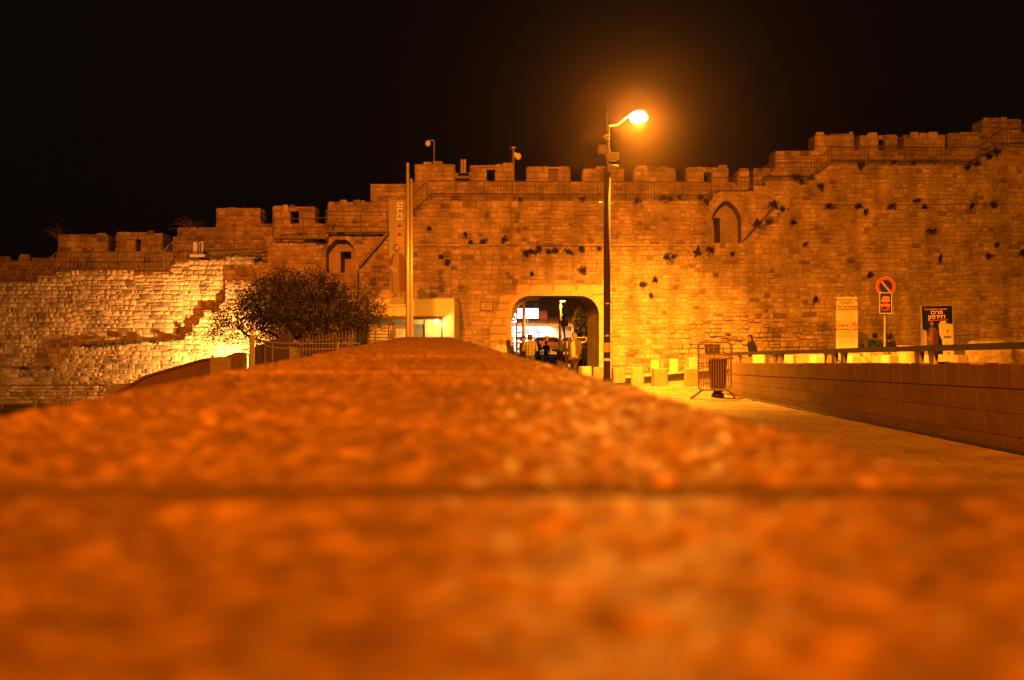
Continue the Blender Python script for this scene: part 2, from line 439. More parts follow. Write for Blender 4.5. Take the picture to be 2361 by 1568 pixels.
def ring(parent, px, d, wpx, n, y, th, mat, name='voussoir'):
    """arch stones along an open outline (left foot, over the crown, right foot)"""
    pts = [Vector(p) for p in ppoly(px, d)]; wd_ = wpx/F*d
    L = [0]
    for a, b in zip(pts, pts[1:]): L.append(L[-1]+(b-a).length)
    def at(s):
        for i in range(len(pts)-1):
            if s <= L[i+1]+1e-9:
                t = (s-L[i])/(L[i+1]-L[i]); return pts[i]+(pts[i+1]-pts[i])*t, (pts[i+1]-pts[i]).normalized()
        return pts[-1], (pts[-1]-pts[-2]).normalized()
    for i in range(n):
        s0 = L[-1]*i/n+.008; s1 = L[-1]*(i+1)/n-.008
        vs = []
        for s in (s0, (s0+s1)/2, s1):
            p, t = at(s); nn = Vector((-t.y, t.x))
            vs += [(p.x, y, p.y), (p.x+nn.x*wd_, y, p.y+nn.y*wd_)]
        vs += [(a, y+th, c) for a, _, c in vs]
        fs = [(0, 1, 3, 2), (2, 3, 5, 4), (0, 6, 7, 1), (4, 5, 11, 10), (1, 7, 9, 3), (3, 9, 11, 5), (0, 2, 8, 6), (2, 4, 10, 8)]
        MB().add(vs, fs).build(name, mat, parent)
def arc(cx, cy, rx, ry, a0, a1, n): return [(cx+rx*math.cos(math.radians(a0+(a1-a0)*i/n)), cy-ry*math.sin(math.radians(a0+(a1-a0)*i/n))) for i in range(n+1)]

# ------------------------------------------------------------------ city wall
D0 = 52.0
BACK = 55.4
def px_of(x, z, d=D0): return U0+x/d*F, HOR-z/d*F
def base(u, v=868, d=D0): return PT(u, v, d)
def pointed(ul, ur, vb, vs, va, n=6):
    c = (ul+ur)/2; out = [(ul, vb), (ul, vs)]
    for i in range(1, n): t = i/n; out.append((ul+(c-ul)*(1-math.cos(t*math.pi/2))*.55+(c-ul)*t*.45, vs+(va-vs)*(math.sin(t*math.pi/2)*.6+t*.4)))
    out.append((c, va))
    for i in range(n-1, 0, -1): t = i/n; out.append((ur-((c-ul)*(1-math.cos(t*math.pi/2))*.55+(c-ul)*t*.45), vs+(va-vs)*(math.sin(t*math.pi/2)*.6+t*.4)))
    return out+[(ur, vs), (ur, vb)]
# ---- gate section
wc = thing('gate_wall', 'orange-lit stone city wall pierced by the wide round-cornered gate', 'city wall', base(1200))
gate = [(1180, 882), (1180, 725)]+arc(1223, 725, 43, 43, 180, 90, 7)[1:]+arc(1338, 725, 43, 43, 90, 0, 7)+[(1381, 882)]
topC = [(950, 500), (962, 500), (962, 487), (975, 487), (975, 475), (990, 475), (990, 463), (1640, 463), (1645, 450), (1675, 443), (1705, 445), (1725, 441)]
polyC = [(950, 882)]+topC+[(1725, 882)]+gate[::-1]
niche2 = pointed(1640, 1709, 560, 505, 462)
core = MB().prism(ppoly(polyC, D0), D0+.04, BACK).build('core', M_MORTAR, None)
cut(core, [cutter(niche2, D0, D0-.5, D0+.85), cutter([(1652, 558), (1652, 498), (1668, 498), (1668, 558)], D0, D0, D0+2.4)])
core.parent = wc; core.data.transform(Matrix.Translation(-ORG[wc.name]))
ash = [(1128, 882), (1128, 735), (1142, 735), (1142, 700), (1150, 700), (1150, 672), (1190, 672), (1190, 656), (1395, 656), (1395, 690), (1412, 690), (1412, 882)]+gate[::-1]
A = ppoly(ash, D0)
gbox = ppoly([(1128, 882), (1128, 735), (1142, 735), (1142, 700), (1150, 700), (1150, 672), (1190, 672), (1190, 656), (1395, 656), (1395, 690), (1412, 690), (1412, 882)], D0)
P = ppoly([(950, 882)]+topC+[(1725, 882)], D0); zmin = PT(0, 882, D0).z; ztop = PT(0, 441, D0).z
stC = panels([P, gbox, ppoly(niche2, D0)], zmin, PT(0, 463, D0).z, [-2.6, .3, 2.4, 5.2, 7.6], 21)
stC += layout([ppoly([(1640, 463)]+topC[8:]+[(1725, 463)], D0), ppoly(niche2, D0)], PT(0, 463, D0).z, ztop, (.17, .2), (.25, .5), seed=22)
def rough(x, z):
    u, v = px_of(x, z)
    a = math.exp(-(((u-1720)/190)**2+((v-790)/62)**2)**2)
    return a if a > .15 else 0
lay(wc, stC, D0, M_STONE, 240, rough=rough, seed=31, hide=lambda x, z: px_of(x, z)[1] > 790)
stA = layout([A], zmin, PT(0, 656, D0).z, (.3, .42), (.55, 1.1), gap=.008, seed=23)
lay(wc, stA, D0+.015, M_ASHLAR, 60, th=.1, jit=.006, nm='ashlar_block', kind_name='ashlar_blocks', seed=32)
ring(wc, gate, D0, 11, 23, D0-.035, .12, M_ASHLAR)
ring(wc, niche2, D0, 13, 17, D0-.04, .14, M_STONE)
# reveals deeper in the gateway
MB().prism(ppoly([(1181, 740), (1186, 722), (1199, 704), (1214, 694), (1241, 692), (1241, 676), (1170, 676), (1170, 740)], 53.0), 53.0, 55.2).build('inner_lintel', M_ASHLAR, wc)
fo = [(1312, 682.3)]+arc(1338, 725, 42.7, 42.7, 90, 0, 7)+[(1380.7, 884)]; ro = [(1312, 688)]+arc(1316, 726, 38, 37, 90, 0, 7)+[(1354, 884)]
b = MB(); F3 = [PT(u, v, 52.35) for u, v in fo]; R3 = [PT(u, v, 55.3) for u, v in ro]; n_ = len(F3)
b.add(F3+R3+[p+Vector((.5, 0, .3)) for p in F3]+[p+Vector((.5, 0, .3)) for p in R3], [(i, i+1, n_+i+1, n_+i) for i in range(n_-1)]+[(2*n_+i, 3*n_+i, 3*n_+i+1, 2*n_+i+1) for i in range(n_-1)]+[(n_+i, n_+i+1, 3*n_+i+1, 3*n_+i) for i in range(n_-1)])
b.build('vault_reveal', M_STONE, wc)
# string course
def course(parent, u0, u1, v, d, seed, hh=6):
    rr = random.Random(seed); b = MB(); x = PT(u0, v, d).x; x1 = PT(u1, v, d).x; z = PT(0, v, d).z
    while x < x1-.05:
        w = min(rr.uniform(.5, 1.2), x1-x); b.box(x+.005, x+w-.005, d-.10+rr.uniform(-.02, .02), d+.1, z-hh/F*d+rr.uniform(-.015, .015), z+rr.uniform(-.012, .012), 0, .012); x += w
    b.build('string_course', M_STONE, parent, kind='stuff')
course(wc, 955, 1636, 563, D0, 5, 5)
# framed plaque
fp = PT(1122.5, 706, D0)
pl = MB()
for a in ((-.27, .27, .16, .2), (-.27, .27, -.2, -.16), (-.27, -.23, -.16, .16), (.23, .27, -.16, .16)): pl.box(fp.x+a[0], fp.x+a[1], D0-.09, D0+.02, fp.z+a[2], fp.z+a[3])
plq = MB().box(fp.x-.232, fp.x+.232, D0-.06, D0+.02, fp.z-.162, fp.z+.162).build('plaque', M_BLOCK, wc, label='pale framed stone plaque with dark script beside the gate')
pl.build('plaque_frame', plain('plaque_frame', (.13, .08, .05), .7), plq)
for j, (zz, ww) in enumerate(((.085, .15), (.0, .11), (-.075, .17))):
    x = fp.x-ww
    while x < fp.x+ww:
        w = U(.014, .03); MB().box(x, x+w, D0-.066, D0-.055, fp.z+zz-.022, fp.z+zz+U(.012, .025)).build('script_mark', M_DARKMETAL, plq); x += w+U(.008, .022)

# ---- right section
wr = thing('rampart_wall', 'dim orange rampart wall with stepped railed wall walk above the parking sign', 'city wall', base(2040))
topR = [(1725, 441), (1738, 441), (1738, 428), (1765, 428), (1765, 418), (1880, 415), (1880, 401), (1897, 401), (1897, 390), (1911, 390), (1911, 381), (2246, 381), (2246, 371), (2262, 371), (2262, 362), (2280, 362), (2280, 352), (2300, 352), (2300, 341), (2480, 339)]
PR = ppoly([(1725, 882)]+topR+[(2480, 882)], D0)
MB().prism(PR, D0+.04, BACK).build('core', M_MORTAR, wr)
stR = panels([PR], zmin, PT(0, 381, D0).z, [12.4, 14.2, 17.1, 19.0, 21.3], 24)+layout([ppoly([(2246, 381)]+topR[12:]+[(2480, 381)], D0)], PT(0, 381, D0).z, PT(0, 340, D0).z, (.19, .25), (.3, .55), seed=25)
lay(wr, stR, D0, M_STONE, 300, rough=rough, seed=33, hide=lambda x, z: px_of(x, z)[1] > 800 or px_of(x, z)[0] > 2340)
course(wr, 1795, 2480, 467, D0, 6, 4)
# stair slot with its raking rail on the wall face
st = MB()
for i in range(9):
    u = 1716+i*8.4; v = 557-i*9.6
    p = PT(u, v, D0); st.box(p.x, p.x+.30, D0-.10, D0+.05, p.z-.2, p.z, 0, .015)
st.build('stair_steps', M_STONE, wr, kind='stuff')
MB().path([PT(1712, 556, D0-.16), PT(1750, 515, D0-.16), PT(1788, 472, D0-.16)], .03).build('stair_rail', M_RAIL, wr)

# ---- left section
wl = thing('floodlit_wall', 'pale floodlit stretch of rubble city wall with stepped ledge behind the tree', 'city wall', base(450, 880))
DL = 52.35
topL = [(-120, 650), (85, 650), (85, 636), (128, 636), (128, 628), (392, 628), (392, 613), (408, 613), (408, 601), (520, 600), (520, 592), (612, 590), (612, 562), (700, 560), (700, 540), (950, 538)]
niche1 = pointed(752, 821, 634, 583, 547)
PL = ppoly([(-120, 940)]+topL+[(950, 940)], DL)
core = MB().prism(PL, DL+.045, BACK).build('core', M_MORTAR, None)
cut(core, [cutter(niche1, DL, DL-.5, DL+.8), cutter([(779, 632), (779, 577), (804, 577), (804, 632)], DL, DL, DL+2.2)])
core.parent = wl; core.data.transform(Matrix.Translation(-ORG[wl.name]))
zl0 = PT(0, 855, DL).z
cutz = PT(0, 628, DL).z
stL = panels([ppoly([(-120, 855)]+topL+[(950, 855)], DL), ppoly(niche1, DL)], zl0, PT(0, 540, DL).z, [-19, -16.2, -14.1, -11, -8.4], 26)
lay(wl, stL, DL, M_STONE_OLD, 170, jit=.03, seed=34, hide=lambda x, z: (485 < px_of(x, z, DL)[0] < 890 and px_of(x, z, DL)[1] > 640) or px_of(x, z, DL)[0] < 0)
DF = 51.92
lowL = [(-120, 848), (135, 848), (142, 836), (150, 826), (158, 812), (167, 801), (300, 794), (423, 784), (429, 768), (443, 768), (443, 748), (459, 748), (459, 732), (469, 732), (469, 716), (505, 716), (505, 699), (519, 699), (519, 646), (745, 646), (826, 640), (826, 612), (840, 612), (840, 597), (855, 597), (855, 580), (870, 580), (870, 563), (885, 563), (885, 545), (950, 545)]
PF = ppoly([(-120, 960)]+lowL+[(950, 960)], DF)
MB().prism(PF, DF+.045, DL+.2).build('lower_core', M_MORTAR, wl)
stF = panels([PF], PT(0, 945, DF).z, PT(0, 545, DF).z, [-20, -17.5, -14.6, -12.2, -9], 27, gap=.014)
lay(wl, stF, DF, M_STONE_OLD, 130, jit=.035, seed=35, nm='ledge_stone', kind_name='ledge_stones', hide=lambda x, z: px_of(x, z, DF)[0] > 500 or px_of(x, z, DF)[1] > 880 or px_of(x, z, DF)[0] < 0)
ring(wl, niche1, DL, 12, 15, DL-.05, .14, M_STONE_OLD)

# ---- parapet and merlons along the outer edge of the wall walk
DP = 54.2
def parapet(parent, top, vb, mat, seed):
    px = [(top[0][0], vb(top[0][0]))]+top+[(top[-1][0], vb(top[-1][0]))]
    u = top[-1][0]
    while u > top[0][0]+30: u -= 30; px.append((u, vb(u)))
    pp = ppoly(px, DP); p = MB().prism(pp, DP+.06, BACK+.1).build('parapet', M_MORTAR, parent)
    zs = [z for _, z in pp]
    s = layout([pp], min(zs), max(zs), (.15, .24), (.2, .48), seed=seed)
    lay(p, s, DP, mat, 0, seed=seed, jit=.025)
    return p
def frontv(top):
    def f(u):
        v = top[0][1]
        for a in top:
            if a[0] <= u: v = a[1]
        return v+14
    return f
parapet(wl, [(-120, 602), (131, 602), (131, 581), (398, 581), (398, 546), (408, 546), (408, 528), (497, 528), (497, 516), (755, 516), (755, 471), (844, 465), (854, 465), (854, 424), (952, 424)], lambda u: 665 if u < 400 else (620 if u < 610 else 575), M_STONE_OLD, 41)
parapet(wc, [(952, 419), (1690, 420), (1700, 429), (1725, 429)], lambda u: 500 if u < 1000 else 478, M_STONE, 42)
parapet(wr, [(1725, 429), (1738, 429), (1738, 389), (1787, 388), (1787, 348), (1875, 347), (1875, 346), (2258, 347), (2258, 306), (2500, 306)], lambda u: 455 if u < 1900 else 396, M_STONE, 43)
def merlon(parent, u0, u1, vt, vb, mat, slot=None, seed=1, step=None):
    p0 = PT(u0, vb, DP); p1 = PT(u1, vt, DP); x0, x1, z0, z1 = p0.x+.07, p1.x-.07, p0.z-.02, p1.z
    m = MB(); body = []
    s0 = s1 = None
    if slot: s0, s1, sv = PT(slot[0], 0, DP).x, PT(slot[1], 0, DP).x, PT(0, slot[2], DP).z
    zt = z1-.07
    parts = [(x0, x1, z0, zt)] if not slot else [(x0, s0, z0, zt), (s1, x1, z0, zt), (s0, s1, sv, zt)]
    poly = [(x0, z0), (x0, zt), (x1, zt), (x1, z0)]
    if slot: poly += [(s1, z0), (s1, sv), (s0, sv), (s0, z0)]
    o = MB().prism(poly, DP+.05, BACK+.08).build('merlon', M_MORTAR, parent)
    if slot and len(slot) > 3: MB().box(s0-.01, s1+.01, DP+.25, DP+.4, z0, sv+.01).build('shutter', M_RAIL, o)
    polys = [[(x0, z0), (x0, z1), (x1, z1), (x1, z0)]]
    if slot: polys.append([(s0, z0-1), (s0, sv), (s1, sv), (s1, z0-1)])
    s = layout(polys, z0, z1, (.2, .29), (.26, .55), topvar=.09, seed=seed, gap=.014)
    rq = random.Random(seed+500)
    s = [q for q in s if not (q[5] > z1-.1 and (q[0] < x0+.3 or q[1] > x1-.3) and rq.random() < .3)]
    if step: s = [q for q in s if not (q[0] > PT(step, 0, DP).x and q[5] > z1-.12)]
    lay(o, s, DP-.02, mat, 99, seed=seed, jit=.03, th=.16)
    # rough side stones towards the crenel
    for sx, xx in ((-1, x0), (1, x1)):
        b = MB(); z = z0; rr = random.Random(seed*7+sx)
        while z < zt-.05:
            h = min(rr.uniform(.22, .32), zt-z); y = DP
            while y < BACK:
                w = min(rr.uniform(.35, .6), BACK-y+.05)
                b.box(min(xx, xx+sx*.05), max(xx, xx+sx*.05)+rr.uniform(0, .012), y+.01, y+w-.01, z+.01, z+h-.01, 0, .018); y += w
            z += h
        b.build('side_stones', mat, o, kind='stuff')
for i, a in enumerate([(-70, 26, 594, 603), (41, 70, 588, 603), (72, 131, 591, 603), (132, 249, 537, 582), (265, 376, 534, 582, (312, 324, 548)), (497, 602, 476, 518), (627, 727, 473, 518, (669, 689, 487)), (755, 772, 474, 480), (780, 846, 464, 474)]):
    merlon(wl, *a[:4], M_STONE_OLD, a[4] if len(a) > 4 else None, 50+i)
for i, a in enumerate([(955, 1050, 375, 420), (1082, 1187, 377, 420, (1122, 1141, 391)), (1212, 1316, 381, 421, (1264, 1287, 389, 1)), (1342, 1440, 385, 421, (1384, 1397, 395, 1)), (1461, 1559, 384, 422), (1580, 1681, 383, 422, (1623, 1641, 397)), (1700, 1729, 390, 431)]):
    merlon(wc, *a[:4], M_STONE, a[4] if len(a) > 4 else None, 70+i, step=1425 if i == 3 else None)
for i, a in enumerate([(1790, 1820, 344, 350), (1878, 1971, 307, 348), (1981, 2071, 308, 348, (2026, 2041, 322)), (2083, 2180, 307, 348), (2185, 2262, 303, 348), (2264, 2356, 271, 308), (2372, 2470, 271, 308)]):
    merlon(wr, *a[:4], M_STONE, a[4] if len(a) > 4 else None, 90+i)

# ------------------------------------------------------------------ coping the camera rests on
def coping_mat():
    m, t, b = nt('worn_coping_stone')
    ge = t.nodes.new('ShaderNodeNewGeometry'); P = ge.outputs['Position']
    a = noise_n(t, 44, 6, .62, P); c = noise_n(t, 120, 3, .6, P); big = noise_n(t, 5, 4, .6, P)
    f = math_n(t, 'MULTIPLY', mapr(t, a, .36, .62, .6, 1.15), mapr(t, big, .3, .7, .68, 1.18))
    f = math_n(t, 'MULTIPLY', f, mapr(t, c, .36, .64, .52, 1.3))
    rgb = t.nodes.new('ShaderNodeRGB'); rgb.outputs[0].default_value = (.46, .29, .12, 1)
    t.links.new(vmul(t, rgb.outputs[0], f), b.inputs['Base Color'])
    t.links.new(mapr(t, a, .3, .7, .5, .26), b.inputs['Roughness']); b.inputs['Specular IOR Level'].default_value = .5
    n = bump_n(t, a, .55, .012); n = bump_n(t, c, .35, .004, n)
    t.links.new(n, b.inputs['Normal']); return m
M_COPE = coping_mat()
cp = thing('stone_parapet', 'long low stone parapet with worn polished coping running toward the gate', 'parapet', (-.1, 4, -1.1))
HC = .055
def exl(y): return -.29-.068*y
def exr(y): return .207-.066*y
rr = random.Random(5)
ysj = [-7.2, -5.9, -4.6, -3.3, -2.1, -.85, .405, 1.62, 2.8, 4.05, 5.3, 6.5, 7.7, 8.95, 10.2, 11.5, 12.6]
for y0, y1 in zip(ysj, ysj[1:]):
    y0 += .011; y1 -= .011; near_ = y1 > 0 and y0 < 4.1; mid_ = y0 >= 4; fine_ = .2 < y0 < 2.9
    ny = int((y1-y0)/(.0032 if fine_ else .0045 if near_ else .012 if mid_ else .1)); nxx = 170 if fine_ else 110 if near_ else 56 if mid_ else 12
    b = MB()
    dz = rr.uniform(-.0015, .0015); e = .012
    for j in range(ny+1):
        y = y0+(y1-y0)*j/ny; ed = min(y-y0, y1-y)
        for i in range(nxx+1):
            s = i/nxx; x = exl(y)+(exr(y)-exl(y))*s; es = min(s, 1-s)*.48
            r = 0
            for q, rad in ((ed, .001), (es, .02)):
                if q < rad: r -= rad*.8*(1-math.sqrt(max(0, 1-(1-q/rad)**2)))
            hgt = 0
            if near_ or mid_:
                n1_ = mnoise.noise((x*46, y*40, 3.1)); n2_ = mnoise.noise((x*130, y*100, 7.7)) if not mid_ else mnoise.noise((x*45, y*30, 7.7)); n3_ = mnoise.noise((x*9, y*9, 1.3))
                hgt = (.0018*n1_-.0030*max(0, -n1_-.2)*2+.0027*n2_+.0010*n3_)*sm(0, .03, ed)
            b.v.append((x, y, -HC+dz+r+hgt+.002*math.sin(y*1.3)))
    n1 = nxx+1
    for j in range(ny):
        for i in range(nxx): b.f.append((j*n1+i, j*n1+i+1, (j+1)*n1+i+1, (j+1)*n1+i)); b.mi.append(0)
    # skirts
    k0 = len(b.v); border = [i for i in range(n1)]+[j*n1+nxx for j in range(1, ny+1)]+[ny*n1+i for i in range(nxx-1, -1, -1)]+[j*n1 for j in range(ny-1, 0, -1)]
    for q in border: x, y, z = b.v[q]; b.v.append((x, y, -HC-.14))
    nb = len(border)
    for i in range(nb): b.f.append((border[i], k0+i, k0+(i+1) % nb, border[(i+1) % nb])); b.mi.append(0)
    b.build('coping_stone', M_COPE, cp, smooth=True)
    if -1 < y1 < 12: MB().box(exl(y1)+.015, exr(y1)-.015, y1-.002, y1+.024, -HC-.1, -HC+dz+.002*math.sin(y1*1.3)-.0004).build('joint_mortar', plain('dark_joint_mortar', (.11, .065, .03), .95), cp)
for side, ex, sg in (('l', exl, 1), ('r', exr, -1)):
    z1 = -HC-.145; hs = [.26, .30, .30, .30]
    for hh in hs:
        y = -7.2+rr.uniform(0, .4)
        while y < 12.5:
            yy = min(y+rr.uniform(.5, .95), 12.6)
            x0 = ex(y+.004)+sg*.03; x1 = ex(yy-.004)+sg*.03
            b = MB(); t = sg*.12
            vs = [(x0, y+.004, z1), (x1, yy-.004, z1), (x1+t, yy-.004, z1), (x0+t, y+.004, z1)]
            b.add(vs+[(a, c, z1-hh+.008) for a, c, _ in vs], [(0, 1, 2, 3), (0, 4, 5, 1), (1, 5, 6, 2), (2, 6, 7, 3), (3, 7, 4, 0), (4, 7, 6, 5)])
            b.build('facing_stone', M_LOW, cp); y = yy
        z1 -= hh
b = MB(); vs = [(exl(-7.1)+.1, -7.1, -.2), (exr(-7.1)-.1, -7.1, -.2), (exr(12.5)-.1, 12.5, -.2), (exl(12.5)+.1, 12.5, -.2)]
b.add(vs+[(a, c, -1.6) for a, c, _ in vs], [(0, 1, 2, 3), (0, 4, 5, 1), (1, 5, 6, 2), (2, 6, 7, 3), (3, 7, 4, 0)]); b.build('core', M_MORTAR, cp)

# ------------------------------------------------------------------ low wall along the walkway
XL = 5.35
lw = thing('low_plaza_wall', 'low brown block wall with dark rail beside the stone walkway', 'low wall', (XL, 20, g(5.2, 20)))
pA = PT(1690, 838, 29.8); pB = PT(2361, 838, 12.6)
def ltop(y): return pA.z+(pB.z-pA.z)*(29.8-y)/(29.8-12.6)
y = 29.9; first = True
caps = []
rr = random.Random(8)
def lblock(y0, y1, za0, za1, zb0, zb1, x0, x1, nm, mat):
    b = MB(); e = .006 if nm == 'cap_stone' else .003
    f = [(x0, y0, zb0), (x0, y1, zb1), (x0, y1, za1), (x0, y0, za0)]
    c = Vector((0, (y0+y1)/2, (za0+zb0)/2))
    fi = [(x0-e, a+(e if a < c.y else -e), z+(e if z < c.z else -e)) for _, a, z in f]
    bk = [(x1, a, z) for _, a, z in f]
    b.add(fi+f+bk, [(3, 2, 1, 0)]+[(i, (i+1) % 4, 4+(i+1) % 4, 4+i) for i in range(4)]+[(4+i, 4+(i+1) % 4, 8+(i+1) % 4, 8+i) for i in range(4)]+[(8, 9, 10, 11)])
    return b.build(nm, mat, lw)
while y > 6:
    w = rr.uniform(.34, .5); y2 = y-w; u = rr.uniform(-.012, .012)
    lblock(y2+.0015, y-.0015, ltop(y2)+u, ltop(y)+u, ltop(y2)-.27, ltop(y)-.27, XL+.008, XL+.34, 'cap_stone', M_LOW); y = y2
for row in range(3):
    y = 29.9-rr.uniform(0, .6)
    while y > 6:
        w = rr.uniform(1.0, 1.9); y2 = max(y-w, 6)
        def lv(t, yy): return (ltop(yy)-.275)+((g(5.2, yy)-.06)-(ltop(yy)-.275))*t
        tt = (0, .36, .7, 1.0); ja = rr.uniform(-.006, .006)
        lblock(y2+.002, y-.002, lv(tt[row], y2)-.004, lv(tt[row], y)-.004, lv(tt[row+1], y2)+.002, lv(tt[row+1], y)+.002, XL+.010, XL+.3, 'wall_block', M_LOW); y = y2
b = MB(); b.add([(XL+.06, 6, ltop(6)-.02), (XL+.06, 29.88, ltop(29.88)-.02), (XL+.32, 29.88, ltop(29.88)-.02), (XL+.32, 6, ltop(6)-.02), (XL+.06, 6, -2), (XL+.06, 29.88, -2), (XL+.32, 29.88, -2), (XL+.32, 6, -2)],
                [(0, 3, 2, 1), (0, 1, 5, 4), (1, 2, 6, 5), (2, 3, 7, 6)]); b.build('core', M_MORTAR, lw)
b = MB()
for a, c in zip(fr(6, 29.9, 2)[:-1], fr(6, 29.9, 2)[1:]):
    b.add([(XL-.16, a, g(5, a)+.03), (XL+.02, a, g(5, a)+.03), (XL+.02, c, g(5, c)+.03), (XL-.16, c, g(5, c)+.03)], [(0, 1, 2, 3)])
props(b.build('wall_foot_strip', plain('dark_strip', (.012, .01, .009), .8)), kind='structure')  # flat near-black strip along the foot of the low wall
# rail on tapered double posts
hr = thing('handrail', 'thick dark handrail on pairs of tapered pale posts atop the low wall', 'handrail', (XL+.17, 20, ltop(20)))
xr = XL+.17
def rz(y): return PT(1690, 812, 29.8).z+(PT(2361, 787, 12.6).z-PT(1690, 812, 29.8).z)*(29.8-y)/(29.8-12.6)
b = MB()
for a, c in zip(fr(7, 30.3, 2.5)[:-1], fr(7, 30.3, 2.5)[1:]):
    v = [(xr-.05, a, rz(a)), (xr+.06, a, rz(a)), (xr+.06, c, rz(c)), (xr-.05, c, rz(c))]
    b.add(v+[(p, q, r-.075) for p, q, r in v], [(0, 1, 2, 3), (4, 7, 6, 5), (0, 3, 7, 4), (1, 5, 6, 2), (0, 4, 5, 1), (3, 2, 6, 7)])
b.build('rail', plain('dark_hardwood', (.045, .025, .015), .45), hr)
for u in (1705, 1788, 1802, 1925, 1946, 2120, 2152):
    # wall runs along x = xr, so the column gives the distance
    yy = xr/((u-U0)/F); 
    b = MB(); zt = rz(yy)-.076; zb = ltop(yy)-.01; w0, w1 = .12, .07
    b.add([(xr-.03, yy-w0, zt), (xr-.03, yy+w0, zt), (xr-.03, yy+w1, zb), (xr-.03, yy-w1, zb), (xr+.03, yy-w0, zt), (xr+.03, yy+w0, zt), (xr+.03, yy+w1, zb), (xr+.03, yy-w1, zb)],
          [(0, 1, 2, 3), (7, 6, 5, 4), (0, 3, 7, 4), (1, 5, 6, 2), (0, 4, 5, 1), (3, 2, 6, 7)])
    b.build('post', plain('pale_post_steel', (.42, .38, .32), .5, .2), hr)

# ------------------------------------------------------------------ lamps
def spot(name, loc, aim, watts, col, deg, blend, size, parent=None):
    l = bpy.data.lights.new(name, 'SPOT'); l.energy = watts; l.color = col; l.spot_size = math.radians(deg); l.spot_blend = blend; l.shadow_soft_size = size
    o = bpy.data.objects.new(name, l); COL.objects.link(o); o.location = loc
    o.rotation_euler = (Vector(aim)-Vector(loc)).to_track_quat('-Z', 'Y').to_euler(); return o
def point(name, loc, watts, col, size):
    l = bpy.data.lights.new(name, 'POINT'); l.energy = watts; l.color = col; l.shadow_soft_size = size
    o = bpy.data.objects.new(name, l); COL.objects.link(o); o.location = loc; return o
DLAMP = 31.5
pb = PT(1399.5, 900, DLAMP); gz = g(pb.x, DLAMP)
sl = thing('street_lamp', 'tall dark street lamp pole with glowing sodium lantern beside the gate', 'street lamp', (pb.x, pb.y, gz))
zj = PT(0, 388, DLAMP).z; zt = PT(0, 289, DLAMP).z
MB().tube((pb.x, pb.y, gz), (pb.x, pb.y, zj), .092, .085, 14).build('pole', plain('matte_black_pole', (.018, .014, .012), .9, 0), sl, smooth=True)
MB().tube((pb.x+.02, pb.y, zj), (pb.x+.02, pb.y, zt), .055, .045, 12).build('upper_pole', plain('dull_upper_pole', (.045, .038, .03), .8, .1), sl, smooth=True)
MB().lathe((pb.x, pb.y, gz), [(.19, 0), (.19, .03), (.12, .05), (.12, .35), (.1, .4)], 14).build('base_collar', M_DARKMETAL, sl)
MB().tube((pb.x, pb.y, zt), (pb.x-.005, pb.y, PT(0, 240, DLAMP).z), .016, .006, 6).build('antenna', M_RAIL, sl)
lamp = PT(1470, 268, DLAMP+1.5)
arm = [Vector((pb.x+.02, pb.y, zt-.02)), Vector((pb.x+.3, pb.y+.55, zt+.10)), Vector((lamp.x-.22, lamp.y-.12, lamp.z+.03))]
MB().path(arm, .025, 8).build('arm', M_METAL, sl)
b = MB()  # lantern cap above the glowing bowl
for k, (x, w, z0, z1) in enumerate([(-.30, .03, .06, .10), (-.18, .07, .10, .15), (.0, .10, .13, .18), (.16, .08, .12, .16), (.24, .03, .10, .12)]):
    for yy, zz in ((-w, z0), (-w*.75, z1), (w*.75, z1), (w, z0)): b.v.append((lamp.x+x, lamp.y+yy, lamp.z+zz+x*.2))
for k in range(4):
    for i in range(4): b.f.append((k*4+i, k*4+(i+1) % 4, k*4+4+(i+1) % 4, k*4+4+i)); b.mi.append(0)
b.f += [(0, 3, 2, 1), (16, 17, 18, 19)]; b.mi += [0, 0]
b.build('lantern_housing', M_DARKMETAL, sl, smooth=True)
MB().ball((lamp.x+.02, lamp.y, lamp.z-.03), (.24, .18, .17), 18, 12).build('lantern_bowl', glow('sodium_glow', (1, .58, .10), 160), sl, smooth=True)
spot('street_lamp_light', (lamp.x+.02, lamp.y, lamp.z-.24), (lamp.x+.3, lamp.y+1.0, lamp.z-6), 17000, SODIUM, 152, .35, .14)
spot('street_lamp_throw_light', (lamp.x+.02, lamp.y+.02, lamp.z-.24), (5.3, 52, -1.6), 108000, SODIUM, 36, 1.0, .14)
spot('street_lamp_side_light', (lamp.x+.05, lamp.y+.01, lamp.z-.24), (10.8, 40.0, -2.2), 62000, SODIUM, 40, 1.0, .14)
point('street_lamp_bowl_light', (lamp.x+.03, lamp.y, lamp.z-.26), 2900, SODIUM, .12)
for i, (u, v, ss, yaw) in enumerate(((1391, 345, -1, .5), (1411, 362, 1, -.4), (1412, 391, 1, -.5))):
    p = PT(u, v, DLAMP); q = MB()
    q.box(-.15, .15, -.06, .1, -.09, .09, 0, .02); q.box(-.17, .17, -.075, -.055, -.105, .105, 0, .008)
    o = q.build('floodlight_head', plain('floodlight_body', (.13, .11, .09), .7), sl, world=False); o.location = p-ORG[sl.name]; o.rotation_euler = (math.radians(-18), 0, yaw*ss*(-1))
    MB().tube((pb.x, pb.y, p.z-.02), p+Vector((0, .08, -.02)), .02).build('bracket', M_METAL, sl)
p = PT(1401, 470, DLAMP)
for s in (-1, 1): MB().tube((pb.x+s*.06, pb.y-.02, p.z-.05), (pb.x+s*.2, pb.y-.05, p.z+.05), .018).build('flag_holder', M_METAL, sl)
